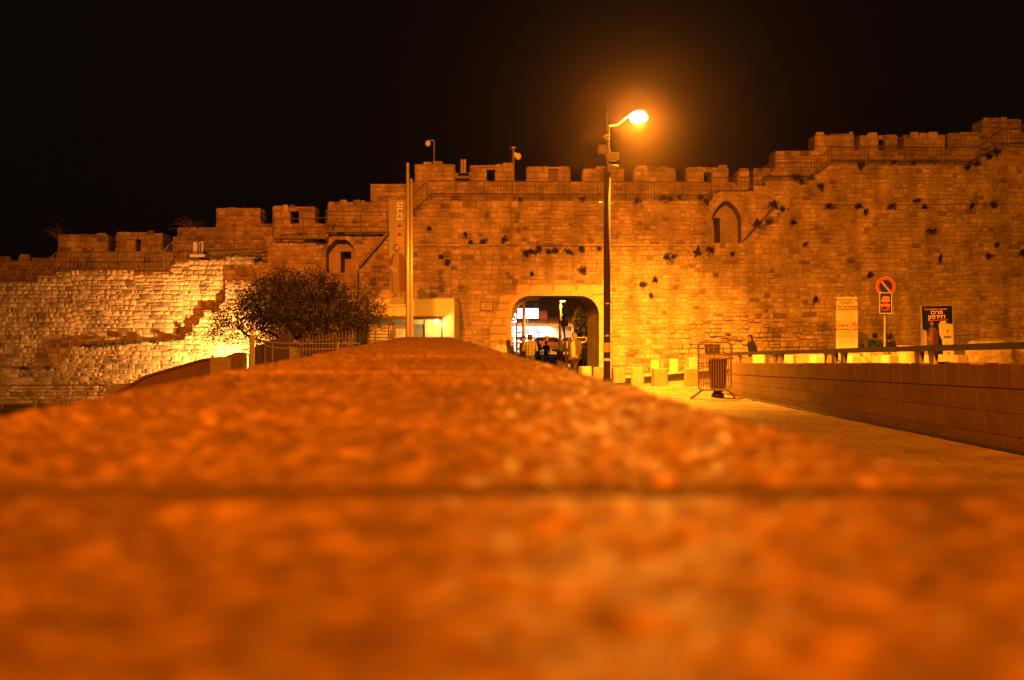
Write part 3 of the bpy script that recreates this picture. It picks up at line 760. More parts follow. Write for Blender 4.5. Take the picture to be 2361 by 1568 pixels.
for v0, v1, mt in ((772, 776, M_METAL), (790, 812, plain('torn_sticker', (.35, .3, .25), .7, var=.6, scale=25)), (826, 832, M_WHITE)):
    za, zb = PT(0, v1, DLAMP).z, PT(0, v0, DLAMP).z
    MB().tube((pb.x, pb.y, za), (pb.x, pb.y, zb), .0945, .0945, 14).build('sticker', mt, sl)
for v in (312, 320, 700): 
    z = PT(0, v, DLAMP).z; MB().tube((pb.x+.01, pb.y, z-.015), (pb.x+.01, pb.y, z+.015), .075 if v < 400 else .097, None, 12).build('clamp_band', M_METAL, sl)

# floodlight mast of the prayer plaza, far behind the camera
mx, my, mz = -5.0, -52.0, 22.0
ms = thing('floodlight_mast', 'tall floodlight mast standing on the plaza behind the parapet', 'floodlight mast', (mx, my, g(mx, my)))
MB().tube((mx, my, g(mx, my)), (mx, my, mz), .16, .09, 12).build('pole', M_METAL, ms)
MB().box(mx-1.1, mx+1.1, my-.06, my+.06, mz-.06, mz+.06).build('crossbar', M_METAL, ms)
for s in (-.9, -.3, .3, .9):
    MB().box(mx+s-.22, mx+s+.22, my+.07, my+.3, mz-.2, mz+.22, 0, .03).build('floodlight_head', M_GREY, ms)
    MB().box(mx+s-.19, mx+s+.19, my+.301, my+.31, mz-.17, mz+.19).build('lens', glow('mast_glow', SODIUM, 20), ms)
spot('mast_light', (mx, my+.6, mz), (-2.6, 52, 7.6), 285000, (1, .175, .02), 24, 1.0, .5)
spot('mast_spill_light', (mx+.6, my+.6, mz), (1.6, 14, -1), 500000, (1, .215, .002), 42, 1.0, .5)

# floodlights at the foot of the left wall
for i, (u, v, d, aim, wt, dg) in enumerate(((560, 862, 49.5, (500, 825, 52), 10500, 124), (-260, 880, 46.5, (-40, 740, 52), 260, 120))):
    p = PT(u, v, d); gg = g(p.x, p.y); a = PT(*aim)
    fl = thing('ground_floodlight', 'ground floodlight washing the pale wall with warm light beside the ramp' if i == 0 else 'ground floodlight lighting the far end of the pale wall', 'floodlight', (p.x, p.y, gg))
    MB().tube((p.x, p.y, gg), (p.x, p.y, p.z-.15), .04).build('stand', M_DARKMETAL, fl)
    dr = (a-p).normalized(); 
    q = MB().box(-.22, .22, -.14, .0, -.16, .16, 0, .02)
    o = q.build('housing', M_DARKMETAL, fl, world=False); o.location = p-ORG[fl.name]; o.rotation_euler = dr.to_track_quat('Y', 'Z').to_euler()
    q = MB().box(-.19, .19, .003, .012, -.13, .13); o2 = q.build('lens', glow('halogen_glow', (1, .7, .3), 30), fl, world=False); o2.location = o.location; o2.rotation_euler = o.rotation_euler
    spot('ground_flood_light', p+dr*.12, a, wt, (1, .43, .085), dg, 1.0, .12)

# ------------------------------------------------------------------ stone bollards
def bollard_mesh():
    b = MB(); w = .2; c = .045
    pts = [(-w+c, -w), (w-c, -w), (w, -w+c), (w, w-c), (w-c, w), (-w+c, w), (-w, w-c), (-w, -w+c)]
    prof = [(1.0, -.1), (1.0, .47), (.93, .5)]
    for s, z in prof: b.v += [(x*s, y*s, z) for x, y in pts]
    for j in range(2): b.f += [(j*8+i, j*8+(i+1) % 8, j*8+8+(i+1) % 8, j*8+8+i) for i in range(8)]
    b.f.append(tuple(range(16, 24))); b.mi = [0]*len(b.f)
    o = b.build('x', M_BLOCK); me = o.data; bpy.data.objects.remove(o); return me
BM = bollard_mesh()
def bollard(u, d, label, group, s=1.0, h=1.0, rz=None):
    x = (u-U0)/F*d; z = g(x, d)
    o = inst('stone_bollard', BM, None, (x, d, z), (s, s, h), U(-.35, .35) if rz is None else rz); props(o, label, 'bollard', group); return o
for u, d, lab in ((1349, 45, 'stone bollard at the gate jamb, first in the row toward the lamp pole'), (1383, 43, 'stone bollard between the gate jamb and the foot of the lamp pole'), (1426, 40, 'stone bollard just past the lamp pole on the crowd barrier side'),
                  (1470, 37.6, 'second stone bollard past the lamp pole toward the crowd barrier'), (1521, 35, 'third stone bollard past the lamp pole, standing alone on the paving edge'), (1595, 33.6, 'stone bollard directly beside the crowd barrier')):
    bollard(u, d, lab, 'bollards by the street lamp', 1, 1.04)
for u, d, lab in ((1511, 47.2, 'small bollard across the road, first past the gate along the wall foot'), (1552, 46.8, 'small bollard across the road, middle of the three along the wall foot'), (1596, 46.4, 'small bollard across the road, last before the crowd barrier')):
    bollard(u, d, lab, 'bollards across the road', .9, 1.05)
for u, d, lab in ((1749, 40.5, 'bollard beyond the low wall in front of the hurrying walker'), (1816, 41.5, 'bollard beyond the low wall half hidden by a handrail post, before the blocky boulder'), (1884, 39.5, 'bollard beyond the low wall between the blocky boulder and the information sign'),
                  (1967, 40, 'bollard beyond the low wall under the information sign'), (2052, 38.5, 'bollard beyond the low wall between the parking sign and the column drum'), (2136, 40.2, 'dim bollard beyond the low wall in front of the poster stand'), (2211, 37.5, 'bollard beyond the low wall between the poster stand and the huge boulder')):
    bollard(u, d, lab, 'bollards behind the low wall', 1, 1.02)
# rocks and a column drum
def rock(u0, u1, vt, d, seed, label, group=None, deep=.5):
    rr = random.Random(seed); x0 = (u0-U0)/F*d; x1 = (u1-U0)/F*d; zt = (HOR-vt)/F*d; cx = (x0+x1)/2
    zb = g(cx, d)-.1; bm = bmesh.new(); bmesh.ops.create_icosphere(bm, subdivisions=3, radius=1)
    for v in bm.verts:
        c = v.co.copy(); m = max(abs(c.x), abs(c.y), abs(c.z)); q = c.lerp(c/m*.86, .6)
        n = 1+.16*mnoise.noise(c*1.7+Vector((seed, 0, 0)))+.07*mnoise.noise(c*5+Vector((0, seed, 0)))
        v.co = (q.x*n*(x1-x0)/2*1.08, q.y*n*deep, q.z*n*(zt-zb)/2*1.06)
    me = bpy.data.meshes.new('rock'); bm.to_mesh(me); bm.free(); me.materials.append(M_ROCK)
    o = bpy.data.objects.new('boulder', me); COL.objects.link(o); o.location = (cx, d, (zt+zb)/2); props(o, label, 'rock', group)
M_ROCK = stone('rough_rock', (.5, .41, .28), (.44, .36, .24), vlo=.8, vhi=1.1, dark=0, stain=(.7, 1.1), bump=1.0)
rock(1828, 1898, 806, 43.5, 1, 'big blocky yellow boulder behind the low wall near the information sign')
rock(1700, 1735, 822, 45, 2, 'low rough boulder at the foot of the walking figure')
for i, (a, c, v, d) in enumerate(((1770, 1800, 822, 44.6), (1905, 1950, 815, 45), (1952, 1990, 812, 42.5), (1978, 2015, 806, 43), (2000, 2040, 804, 43.2), (2030, 2068, 803, 43.6), (1960, 2000, 820, 41.8), (2010, 2050, 817, 42), (2085, 2130, 812, 44.5))):
    rock(a, c, v, d, 10+i, 'rough stone of the yellow rubble heap under the signs', 'rubble heap under the signs', .35)
rock(2229, 2330, 781, 41, 31, 'huge pale boulder just past the poster stand', None, .6)
rock(2325, 2420, 784, 42, 32, 'dim rough boulder touching the huge pale boulder', None, .6)
p = PT(2091, 797, 41); gg = g(p.x, 41)
props(MB().lathe((p.x, p.y, gg-.05), [(.335, 0), (.34, .1), (.335, p.z-gg), (.32, p.z-gg+.05)], 26).build('column_drum', M_BLOCK, smooth=False), 'smooth pale column drum standing among the rocks', 'column drum')

# ------------------------------------------------------------------ railings on the wall walk
def railing(name, label, pts, d, hpx, post_px, bal_px, mat, group=None, r=.018):
    """pts: top-rail corners in the photograph at distance d; verticals hang from it"""
    P3 = [PT(u, v, d) for u, v in pts]
    t = thing(name, label, 'railing', (P3[0].x, d, P3[0].z-hpx/F*d), group)
    h = hpx/F*d
    MB().path(P3, r*1.25).build('top_rail', mat, t)
    MB().path([p-Vector((0, 0, h*.93)) for p in P3], r).build('bottom_rail', mat, t)
    bm_ = None; pm_ = None
    for (a, c) in zip(P3, P3[1:]):
        L = (c-a).length*F/d
        n = max(1, round(L/post_px)); 
        for i in range(n+1):
            if i == 0 and a is not P3[0]: continue
            p = a.lerp(c, i/n)
            if pm_ is None:
                o = MB().tube((0, 0, 0), (0, 0, -h*1.25), r*1.2, None, 6).build('post', mat); pm_ = o.data; bpy.data.objects.remove(o)
            inst('post', pm_, t, p)
        if bal_px:
            n = max(1, round(L/bal_px))
            for i in range(1, n):
                if bm_ is None:
                    o = MB().tube((0, 0, 0), (0, 0, -h*.93), r*.62, None, 5, cap=False).build('baluster', mat); bm_ = o.data; bpy.data.objects.remove(o)
                inst('baluster', bm_, t, a.lerp(c, i/n))
    return t
DR = D0+.12
railing('wall_walk_railing', 'long barred railing on the wall walk directly above the gate', [(946, 456), (986, 417), (1639, 420)], DR, 40, 67, 6.2, M_RAIL)
railing('wall_walk_railing', 'short raised railing over the pointed niche of the wall walk', [(1640, 410), (1729, 410)], DR, 36, 44, 6.2, M_RAIL)
railing('wall_walk_railing', 'stepped barred railing climbing the wall walk above the parking sign', [(1729, 414), (1775, 375), (1878, 375), (1917, 339), (2255, 340), (2310, 298), (2440, 298)], DR, 36, 77, 6.4, M_RAIL)
railing('wall_walk_railing', 'pale thin railing along the wall walk of the floodlit stretch', [(-60, 637), (60, 634), (110, 600), (130, 582), (376, 580), (398, 556), (610, 552)], DL+.1, 42, 70, 9, plain('pale_railing_paint', (.09, .075, .06), .7, .1), r=.014)
# steel gangway with stair beside the banner
gw = thing('steel_gangway', 'grey steel gangway and stair fixed to the wall over the pointed niche', 'gangway', PT(752, 560, 51.9))
DG = 51.55
def beam(a, c, t, nm, mt=M_FENCE):
    a, c = PT(*a, DG), PT(*c, DG); n = Vector((-(c-a).z, 0, (c-a).x)).normalized()*t
    vs = []
    for y in (0, .5): vs += [a+n+Vector((0, y, 0)), c+n+Vector((0, y, 0)), c-n+Vector((0, y, 0)), a-n+Vector((0, y, 0))]
    MB().add(vs, [(0, 1, 2, 3), (7, 6, 5, 4), (0, 4, 5, 1), (1, 5, 6, 2), (2, 6, 7, 3), (3, 7, 4, 0)]).build(nm, mt, gw)
beam((629, 548), (752, 548), .04, 'deck'); beam((752, 533), (896, 533), .04, 'deck'); beam((480, 583), (607, 580), .035, 'deck')
beam((826, 614), (893, 537), .06, 'stringer')
for u, v0, v1 in ((629, 505, 548), (699, 502, 560), (752, 485, 552), (832, 492, 545), (893, 488, 533), (825, 622, 682), (480, 548, 590), (540, 548, 590), (607, 545, 585)):
    MB().tube(PT(u, v0, DG), PT(u, v1, DG), .022).build('post', M_FENCE, gw)
for a, c in (((629, 506), (752, 502)), ((752, 487), (896, 489)), ((629, 527), (752, 525)), ((752, 511), (896, 511)), ((480, 549), (607, 547))): MB().tube(PT(*a, DG), PT(*c, DG), .016).build('rail', M_FENCE, gw)

# equipment on the wall top
def pole_thing(name, label, cat, u, v0, v1, d, r, mat=M_METAL):
    a = PT(u, v1, d); t = thing(name, label, cat, a); MB().tube(a, PT(u, v0, d), r).build('pole', mat, t); return t
t = pole_thing('security_camera', 'dome security camera hanging from a hooked pole on the corner merlon', 'camera', 1001, 324, 376, 54.8, .03)
MB().path([PT(1001, 325, 54.8), PT(996, 323, 54.8), PT(990, 326, 54.8)], .035).build('arm', M_METAL, t)
MB().ball(PT(987, 331, 54.8), (.13, .13, .15)).build('dome', M_WHITE, t, smooth=True)
t = pole_thing('camera_mast', 'short mast with dome camera and flat cap beside the radio whip', 'camera', 1184, 341, 420, 54.8, .055)
MB().lathe(PT(1184, 342, 54.8), [(.14, 0), (.14, .05), (.05, .06)], 10).build('cap', M_METAL, t)
MB().tube(PT(1184, 357, 54.8), PT(1193, 358, 54.8), .04).build('arm', M_METAL, t)
MB().ball(PT(1195, 361, 54.8), (.15, .15, .17)).build('dome', M_WHITE, t, smooth=True)
MB().box(*[a for pr in zip(PT(1186, 362, 54.7), PT(1191, 353, 54.9)) for a in pr]).build('junction_box', M_WHITE, t)
t = pole_thing('radio_whip', 'thin radio whip antenna rising from the merlon gap', 'antenna', 1176, 298, 420, 54.9, .012, M_DARKMETAL)
MB().ball(PT(1176, 420, 54.9), .05).build('foot', M_DARKMETAL, t)
for u, v in ((1128, 372), (1325, 372), (1395, 370), (1567, 368), (1748, 368), (562, 470), (676, 468)):
    a = PT(u, v+14, 54.9); props(MB().tube(a, PT(u, v, 54.9), .012, .006, 5).build('iron_spike', M_RAIL), 'tiny iron spike sticking up from the wall top', 'spike', 'spikes on the merlons')
def louvre(u0, u1, v0, v1, d, label, n, round_):
    a = PT(u0, v1, d); c = PT(u1, v0, d); t = thing('louvred_light', label, 'wall light', ((a.x+c.x)/2, d, a.z))
    w = c.x-a.x; h = c.z-a.z
    MB().box(a.x, a.x+w*.42, d-.12, d+.15, a.z+.06, c.z, 0, .02).build('housing', plain('dull_white_box', (.3, .27, .22), .6), t); MB().box(a.x+w*.58, c.x, d-.12, d+.15, a.z+.06, c.z, 0, .02).build('housing', plain('dull_white_box', (.3, .27, .22), .6), t)
    MB().box(a.x+w*.42, a.x+w*.58, d-.05, d+.1, a.z+.06, c.z-.05).build('spine', M_DARKMETAL, t)
    for i in range(n):
        z = a.z+.1+(h-.16)*(i+.5)/n
        x = a.x+w*(.79 if round_ else .2)
        MB().tube((x, d-.135, z), (x, d-.1, z), w*.12, None, 10).build('vent', M_BLACK, t)
    MB().box(a.x-.1, c.x+.1, d-.2, d+.2, a.z-.05, a.z+.055).build('foot_plate', plain('dull_white_box', (.3, .27, .22), .6), t)
louvre(446, 469, 557, 590, 52.5, 'white twin floodlight box with round vents on the floodlit wall walk', 4, True)
louvre(1062, 1075, 368, 404, 54.4, 'upright striped light box in the crenel above the banner', 4, False)
a = PT(1048, 408, 54.4); c = PT(1083, 400, 54.4); props(MB().box(a.x, c.x, 54.2, 54.6, a.z-.1, c.z).build('equipment_shelf', M_DARKMETAL), 'dark metal shelf bridging the crenel under the striped light box', 'shelf')

# ------------------------------------------------------------------ plants in the wall joints
def leafmesh(rr, c, r, n, size, out=None, droop=0.0):
    b = MB()
    for _ in range(n):
        while True:
            q = Vector((rr.uniform(-1, 1), rr.uniform(-1, .35), rr.uniform(-1, 1)))
            if q.length < 1: break
        p = Vector((q.x*r[0], q.y*r[1], q.z*r[2]-droop*q.length*r[2])); a = Vector((rr.gauss(0, 1), rr.gauss(0, 1), rr.gauss(0, 1))).normalized()
        a = (a+q*1.3).normalized(); s = a.cross(Vector((rr.gauss(0, 1), rr.gauss(0, 1), rr.gauss(0, 1)))).normalized()
        l = size*rr.uniform(.6, 1.4); w = l*.32
        b.add([c+p-a*l*.5, c+p+s*w, c+p+a*l*.5, c+p-s*w], [(0, 1, 2, 3)])
    return b
def weed(u, v, su, sv, d, seed, label, group, mat=M_WEED, cat='plant', out=1.0):
    rr = random.Random(seed); p = PT(u, v, d-.08); r = (su*.8/F*d, .16, sv*.8/F*d)
    t = thing('wall_plant', label, cat, p, group)
    b = MB(); lf = MB()
    for i in range(int(9+su*.9)):
        ax = rr.gauss(0, .6); q = p+Vector((ax*r[0]*1.15, (-.05-rr.uniform(0, .22))*out, (rr.gauss(.05, .6)-.25*abs(ax))*r[2]*1.1))
        m = p.lerp(q, .5)+Vector((0, -.06*out, .05*out)); b.tube(p+Vector((0, .1, 0)), m, .008, .006, 4, cap=False); b.tube(m, q, .006, .003, 4, cap=False)
        for j in range(int(6+sv*.5)):
            o = (m if rr.random() < .4 else p).lerp(q, rr.uniform(.2, 1.05))+Vector((rr.gauss(0, .03), rr.gauss(0, .03), rr.gauss(0, .03)))
            a = Vector((rr.gauss(0, 1), rr.gauss(-.3, 1), rr.gauss(0, 1))).normalized(); s = a.orthogonal().normalized(); l = rr.uniform(.03, .085); w = l*.4
            lf.add([o-a*l*.5, o+s*w, o+a*l*.6, o-s*w], [(0, 1, 2, 3)])
    lf.build('leaves', mat, t)
    b.build('stems', M_BARK, t)
gl = 'caper bush rooted in the joints of the wall above the gate', 'plants on the gate wall'
for i, (u, v, a, c) in enumerate(((1243, 574, 8, 10), (1222, 581, 16, 6), (1213, 587, 6, 5), (1265, 579, 7, 4), (1282, 577, 8, 4), (1312, 580, 9, 6), (1341, 573, 9, 9), (1343, 622, 9, 12), (1031, 604, 8, 6), (1019, 592, 5, 2), (1086, 558, 5, 4), (1115, 556, 7, 4), (1164, 553, 7, 5), (1074, 540, 4, 4), (1539, 593, 9, 8), (1552, 590, 5, 4), (1606, 580, 10, 10), (1640, 576, 11, 9), (1689, 585, 5, 5), (1381, 573, 4, 3), (1482, 655, 10, 8), (1226, 632, 4, 4), (990, 527, 4, 3))):
    weed(u, v, a, c, D0, 200+i, *gl)
gl = 'dark tuft growing along the coping under the wall walk railing', 'tufts along the wall walk'
for i, (u, v, a, c) in enumerate(((1468, 462, 8, 7), (1529, 457, 14, 6), (1545, 459, 6, 6), (1566, 455, 5, 5), (1615, 455, 8, 6), (1628, 465, 7, 8), (1343, 459, 8, 4), (1200, 460, 5, 3), (1835, 410, 16, 6), (1848, 418, 6, 6), (1889, 430, 8, 7), (1982, 381, 12, 8), (2060, 375, 10, 5), (2105, 376, 7, 6), (2250, 378, 10, 8), (2296, 350, 10, 10), (2278, 360, 8, 8), (2230, 385, 6, 6))):
    weed(u, v, a, c, D0, 240+i, *gl)
gl = 'dark plant clump on the dim rampart wall over the parking sign', 'plants on the rampart wall'
for i, (u, v, a, c) in enumerate(((1783, 472, 17, 10), (1745, 515, 13, 8), (1770, 513, 14, 6), (1802, 482, 7, 6), (1828, 512, 6, 5), (1910, 476, 11, 9), (1979, 475, 12, 9), (1996, 488, 7, 7), (2053, 475, 9, 9), (2114, 463, 10, 4), (2130, 477, 7, 5), (2240, 474, 6, 7), (2291, 473, 12, 9), (2145, 533, 11, 8), (2168, 598, 4, 12), (2004, 633, 6, 6), (2277, 590, 8, 6), (2297, 565, 6, 4), (2355, 583, 6, 8), (1857, 563, 5, 3), (1880, 690, 9, 8), (1510, 645, 6, 5), (1500, 680, 4, 5), (1505, 850, 9, 9))):
    weed(u, v, a, c, D0, 280+i, *gl)
gl = 'ground ivy trailing along the ledge of the floodlit wall', 'ivy on the floodlit ledge'
for i, (u, v, a, c) in enumerate(((205, 797, 22, 3), (262, 793, 18, 3), (318, 788, 14, 5), (355, 788, 14, 3), (400, 784, 12, 2.5), (436, 769, 5, 4), (236, 797, 14, 3), (60, 848, 14, 3), (110, 847, 12, 3), (285, 793, 10, 3))):
    weed(u, v, a, c, DF, 320+i, *gl, out=.25)
weed(600, 600, 16, 8, DL, 340, 'dark creeper patch beside the steel gangway', None); weed(745, 555, 10, 10, DL, 341, 'dark creeper patch at the crown of the pointed niche', None)
# dry grass on two merlons
for k, (u, v) in enumerate(((135, 545), (440, 527))):
    rr = random.Random(360+k); p = PT(u, v, 54.4); b = MB()
    for i in range(34):
        a = rr.gauss(0, .5); q = p+Vector((a*.9-.15, rr.uniform(-.2, .3), .45-.3*abs(a)+rr.gauss(0, .16)))
        m = p.lerp(q, .5)+Vector((0, 0, rr.uniform(.02, .16))); s = p+Vector((rr.uniform(-.15, .15), rr.uniform(-.1, .1), -.1)); b.tube(s, m, .006, .005, 3, cap=False); b.tube(m, q, .005, .002, 3, cap=False)
    props(b.build('dry_grass_tuft', M_DRY), ('wispy dry grass arching off the wall top at the lone wide merlon', 'wispy dry grass on the wall top between the merlons')[k], 'grass tuft')

# ------------------------------------------------------------------ olive tree
DT = 40.5
tp = PT(742, 830, DT); tz = g(tp.x, DT)
ot = thing('olive_tree', 'dark spreading olive tree in front of the floodlit wall', 'tree', (tp.x, DT, tz))
b = MB(); rr = random.Random(77)
def limb(a, c, r0, r1, n=5, wob=.12):
    a = Vector(a); c = Vector(c); prev = a
    for i in range(1, n+1):
        q = a.lerp(c, i/n)+Vector((rr.uniform(-wob, wob), rr.uniform(-wob, wob), rr.uniform(-wob, wob)))*(1 if i < n else 0)
        b.tube(prev, q, r0+(r1-r0)*(i-1)/n, r0+(r1-r0)*i/n, 8); prev = q
    return c
base_ = Vector((tp.x, DT, tz-.1))
f1 = limb(base_, PT(735, 815, DT), .22, .17)
for (u, v, dd, r) in ((690, 770, .3, .12), (655, 745, .6, .10), (720, 745, -.4, .11), (790, 770, .1, .12), (840, 740, -.3, .09), (760, 700, .5, .10), (600, 760, -.2, .08), (685, 700, -.5, .08), (560, 765, .3, .06)):
    e_ = limb(f1, PT(u, v, DT+dd), r, r*.5)
    for _ in range(4): limb(e_, e_+Vector((rr.uniform(-.8, .8), rr.uniform(-.6, .6), rr.uniform(.1, .7))), r*.45, .012, 4)
b.build('trunk', M_BARK, ot, smooth=True)
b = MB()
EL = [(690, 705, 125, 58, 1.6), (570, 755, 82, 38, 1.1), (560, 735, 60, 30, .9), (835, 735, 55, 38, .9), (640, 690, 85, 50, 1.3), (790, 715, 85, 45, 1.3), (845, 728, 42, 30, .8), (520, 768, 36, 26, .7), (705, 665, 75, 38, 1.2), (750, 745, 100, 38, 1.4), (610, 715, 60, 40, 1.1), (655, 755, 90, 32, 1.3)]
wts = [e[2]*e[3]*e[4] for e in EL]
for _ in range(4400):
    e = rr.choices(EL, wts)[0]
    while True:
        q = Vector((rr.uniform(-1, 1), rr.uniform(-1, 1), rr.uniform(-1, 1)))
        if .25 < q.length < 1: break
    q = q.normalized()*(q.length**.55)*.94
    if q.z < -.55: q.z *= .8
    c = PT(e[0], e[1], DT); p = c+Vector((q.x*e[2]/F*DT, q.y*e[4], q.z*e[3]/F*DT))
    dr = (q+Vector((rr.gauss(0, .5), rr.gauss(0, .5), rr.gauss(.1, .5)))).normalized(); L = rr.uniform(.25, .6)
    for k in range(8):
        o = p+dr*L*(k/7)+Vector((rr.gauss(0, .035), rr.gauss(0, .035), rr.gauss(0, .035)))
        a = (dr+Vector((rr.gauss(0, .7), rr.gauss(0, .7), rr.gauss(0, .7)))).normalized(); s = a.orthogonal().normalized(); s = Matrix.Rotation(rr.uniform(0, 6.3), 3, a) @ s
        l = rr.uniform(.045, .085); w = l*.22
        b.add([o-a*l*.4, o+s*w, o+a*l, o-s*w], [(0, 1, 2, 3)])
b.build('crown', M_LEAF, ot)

# ------------------------------------------------------------------ ticket building
tb = thing('ticket_building', 'cream plastered flat-roofed ticket building with canopy against the city wall', 'building', PT(955, 870, 47))
DB = 46.5
def bx(u0, u1, v0, v1, d0, d1, dd=None):   # box from pixels at distance d0
    a = PT(u0, v1, dd or d0); c = PT(u1, v0, dd or d0); return (a.x, c.x, d0, d1, a.z, c.z)
zg = HOR-(-2.3)/DB*F
MB().box(*bx(850, 1047, 688, 730, DB, 51.6)).build('fascia', M_PLASTER, tb)
MB().box(*bx(846, 1049, 686.5, 688.5, DB-.04, 51.6, DB)).build('roof_slab', plain('roof_edge', (.4, .33, .23), .8), tb)
MB().box(*bx(1019.5, 1046.8, 729.5, zg, DB+.003, 51.5, DB)).build('side_wall', M_PLASTER, tb)
MB().box(*bx(850, 1022, 729, zg, DB+.5, 51.4, DB)).build('recessed_wall', M_PLASTER, tb)
MB().box(*bx(850, 1021, 729.5, 736.5, DB-.45, DB+.49, DB)).build('canopy', plain('rusty_canopy', (.10, .06, .035), .75, var=.4), tb)
for u in (978.6, 1019): MB().tube(PT(u, 737, DB-.35), PT(u, zg, DB-.35), .03).build('canopy_post', M_RAIL, tb)
dd = DB+.45
dr_ = MB().box(*bx(905, 978, 748, zg, dd, dd+.1)).build('door', plain('grey_blue_door', (.16, .17, .16), .5), tb)
for u in (905, 938, 976): MB().box(*bx(u, u+2.4, 747, zg, dd-.03, dd+.05)).build('door_frame', M_DARKMETAL, dr_)
nb = MB().box(*bx(914, 934, 759, 782, dd-.02, dd)).build('notice', M_WHITE, tb, label='white notice sheet on the grey door')
for k in range(6): MB().box(*bx(916+U(0, 1), 931+U(-3, 1), 761.5+k*3.2, 763+k*3.2, dd-.026, dd-.018)).build('script_line', M_DARKMETAL, nb)
MB().box(*bx(822, 847, 748, zg, DB+.9, DB+1.0)).build('side_door', plain('dark_green_door', (.015, .04, .03), .5), tb)
# roof boxes
for u0, u1, v0, v1, d, lab in ((955, 992, 668, 687, 48, 'large tan equipment box on the ticket building roof'), (872, 900, 677, 687, 48, 'low pale box on the ticket building roof behind the banner'), (881, 899, 667.5, 677, 49, 'small pale box behind the low box on the ticket roof')):
    t = thing('roof_box', lab, 'roof box', PT((u0+u1)/2, v1, d)); k = MB().box(*bx(u0, u1, v0, v1+(0 if d == 48 else 11), d, d+.8), 0, .02).build('casing', plain('tan_casing', (.36, .28, .19), .6), t)
    if u1 == 992: MB().box(*bx(980, 991, 668.6, 675, d-.015, d+.01)).build('label_plate', M_WHITE, t)
t = thing('roof_duct', 'flat dark duct with railing on the ticket building roof', 'duct', PT(1016, 687, 48))
MB().box(*bx(993, 1038, 680, 687, 48, 48.7)).build('casing', plain('dark_duct', (.12, .08, .055), .6), t); MB().path([PT(994, 677.5, 48), PT(1030, 677.5, 48), PT(1038, 680, 48)], .03).build('pipe', M_METAL, t)
# bulkhead lamp
bl = PT(1006.5, 740.5, DB-.1)
lt = thing('bulkhead_lamp', 'small glowing yellow lamp hanging under the ticket building canopy', 'lamp', bl)
MB().lathe(bl+Vector((0, 0, .07)), [(.12, 0), (.11, .05), (.03, .08), (.03, .1)], 12).build('cap', M_DARKMETAL, lt)
MB().ball(bl, (.075, .075, .085)).build('bulb', glow('bulb_glow', (1, .75, .25), 25), lt, smooth=True)
point('bulkhead_light', bl+Vector((.0, -.12, -.13)), 75, (1, .58, .14), .06)
b = MB()
for k in range(7): b.tube(bl+Vector((-.28+k*.09, -.1, .14)), bl+Vector((-.28+k*.09+.05, -.1, .2)), .012, None, 5)
b.build('wire_guard', M_RAIL, lt)
# railings in front of it
ra = thing('entrance_railing', 'horizontal bar railing at the ticket building entrance', 'railing', PT(880, 800, 44))
for v in (763, 770.5, 778, 786): MB().tube(PT(829, v, 44), PT(901, v, 44), .014).build('bar', M_RAIL, ra)
for u in (829, 865, 896, 901): MB().tube(PT(u, 741 if u == 896 else 761, 44), PT(u, 870, 44), .022).build('post', M_RAIL, ra)

# ------------------------------------------------------------------ banner on twin poles
DBN = 38.0
bp = thing('banner_pole', 'twin tall pale poles carrying the museum banner', 'pole', (PT(941, 0, DBN).x, DBN, g(PT(941, 0, DBN).x, DBN)))
M_POLE = plain('anodised_pole', (.36, .31, .25), .4, .3, var=.1)
for u, vt, r, nm in ((940, 378, .062, 'pole'), (948.5, 414, .05, 'pole')):
    a = PT(u, 0, DBN+(.1 if u > 941 else 0)); gz = g(a.x, a.y)
    MB().tube((a.x, a.y, gz), (a.x, a.y, PT(0, vt, DBN).z), r*1.15, r*.8, 12).build(nm, M_POLE, bp, smooth=True)
    MB().tube((a.x-.03, a.y-.06, gz), (a.x-.03, a.y-.045, PT(0, vt+8, DBN).z), .012, None, 5).build('halyard', M_RAIL, bp)
    MB().lathe((a.x, a.y, PT(0, vt, DBN).z), [(r*.8, 0), (r*.9, .02), (.01, .05)], 10).build('finial', M_METAL, bp)
for v in (446, 706): MB().tube(PT(891 if v < 500 else 896, v+2, DBN), PT(940, v, DBN), .022).build('bracket', M_METAL, bp)
bn = thing('museum_banner', 'tall olive banner with vertical Hebrew lettering and a robed figure', 'banner', PT(917, 703, DBN))
q = MB(); pts = [PT(896.5, 462, DBN), PT(936, 461, DBN), PT(937.5, 702, DBN), PT(900, 702.5, DBN)]
q.add([p+Vector((0, -.006, 0)) for p in pts]+[p+Vector((0, .006, 0)) for p in pts], [(3, 2, 1, 0), (4, 5, 6, 7), (0, 1, 5, 4), (1, 2, 6, 5), (2, 3, 7, 6), (3, 0, 4, 7)])
q.build('cloth', plain('olive_vinyl', (.11, .105, .075), .55, var=.06), bn)
def flat(parent, px, d, mat, nm, off=.003):
    return MB().prism(ppoly(px, d), d-off, d-off+.002).build(nm, mat, parent)
W1 = plain('print_white', (.5, .47, .42), .6, var=.03); O1 = plain('print_orange', (.5, .14, .02), .6, var=.03)
text('מרכז', .29, PT(921.5, 486.5, DBN-.012), W1, bn, rot=math.radians(90), sx=.95, bold=.002)
text('דוידסון', .29, PT(921.5, 542, DBN-.012), O1, bn, rot=math.radians(90), sx=.86, bold=.002)
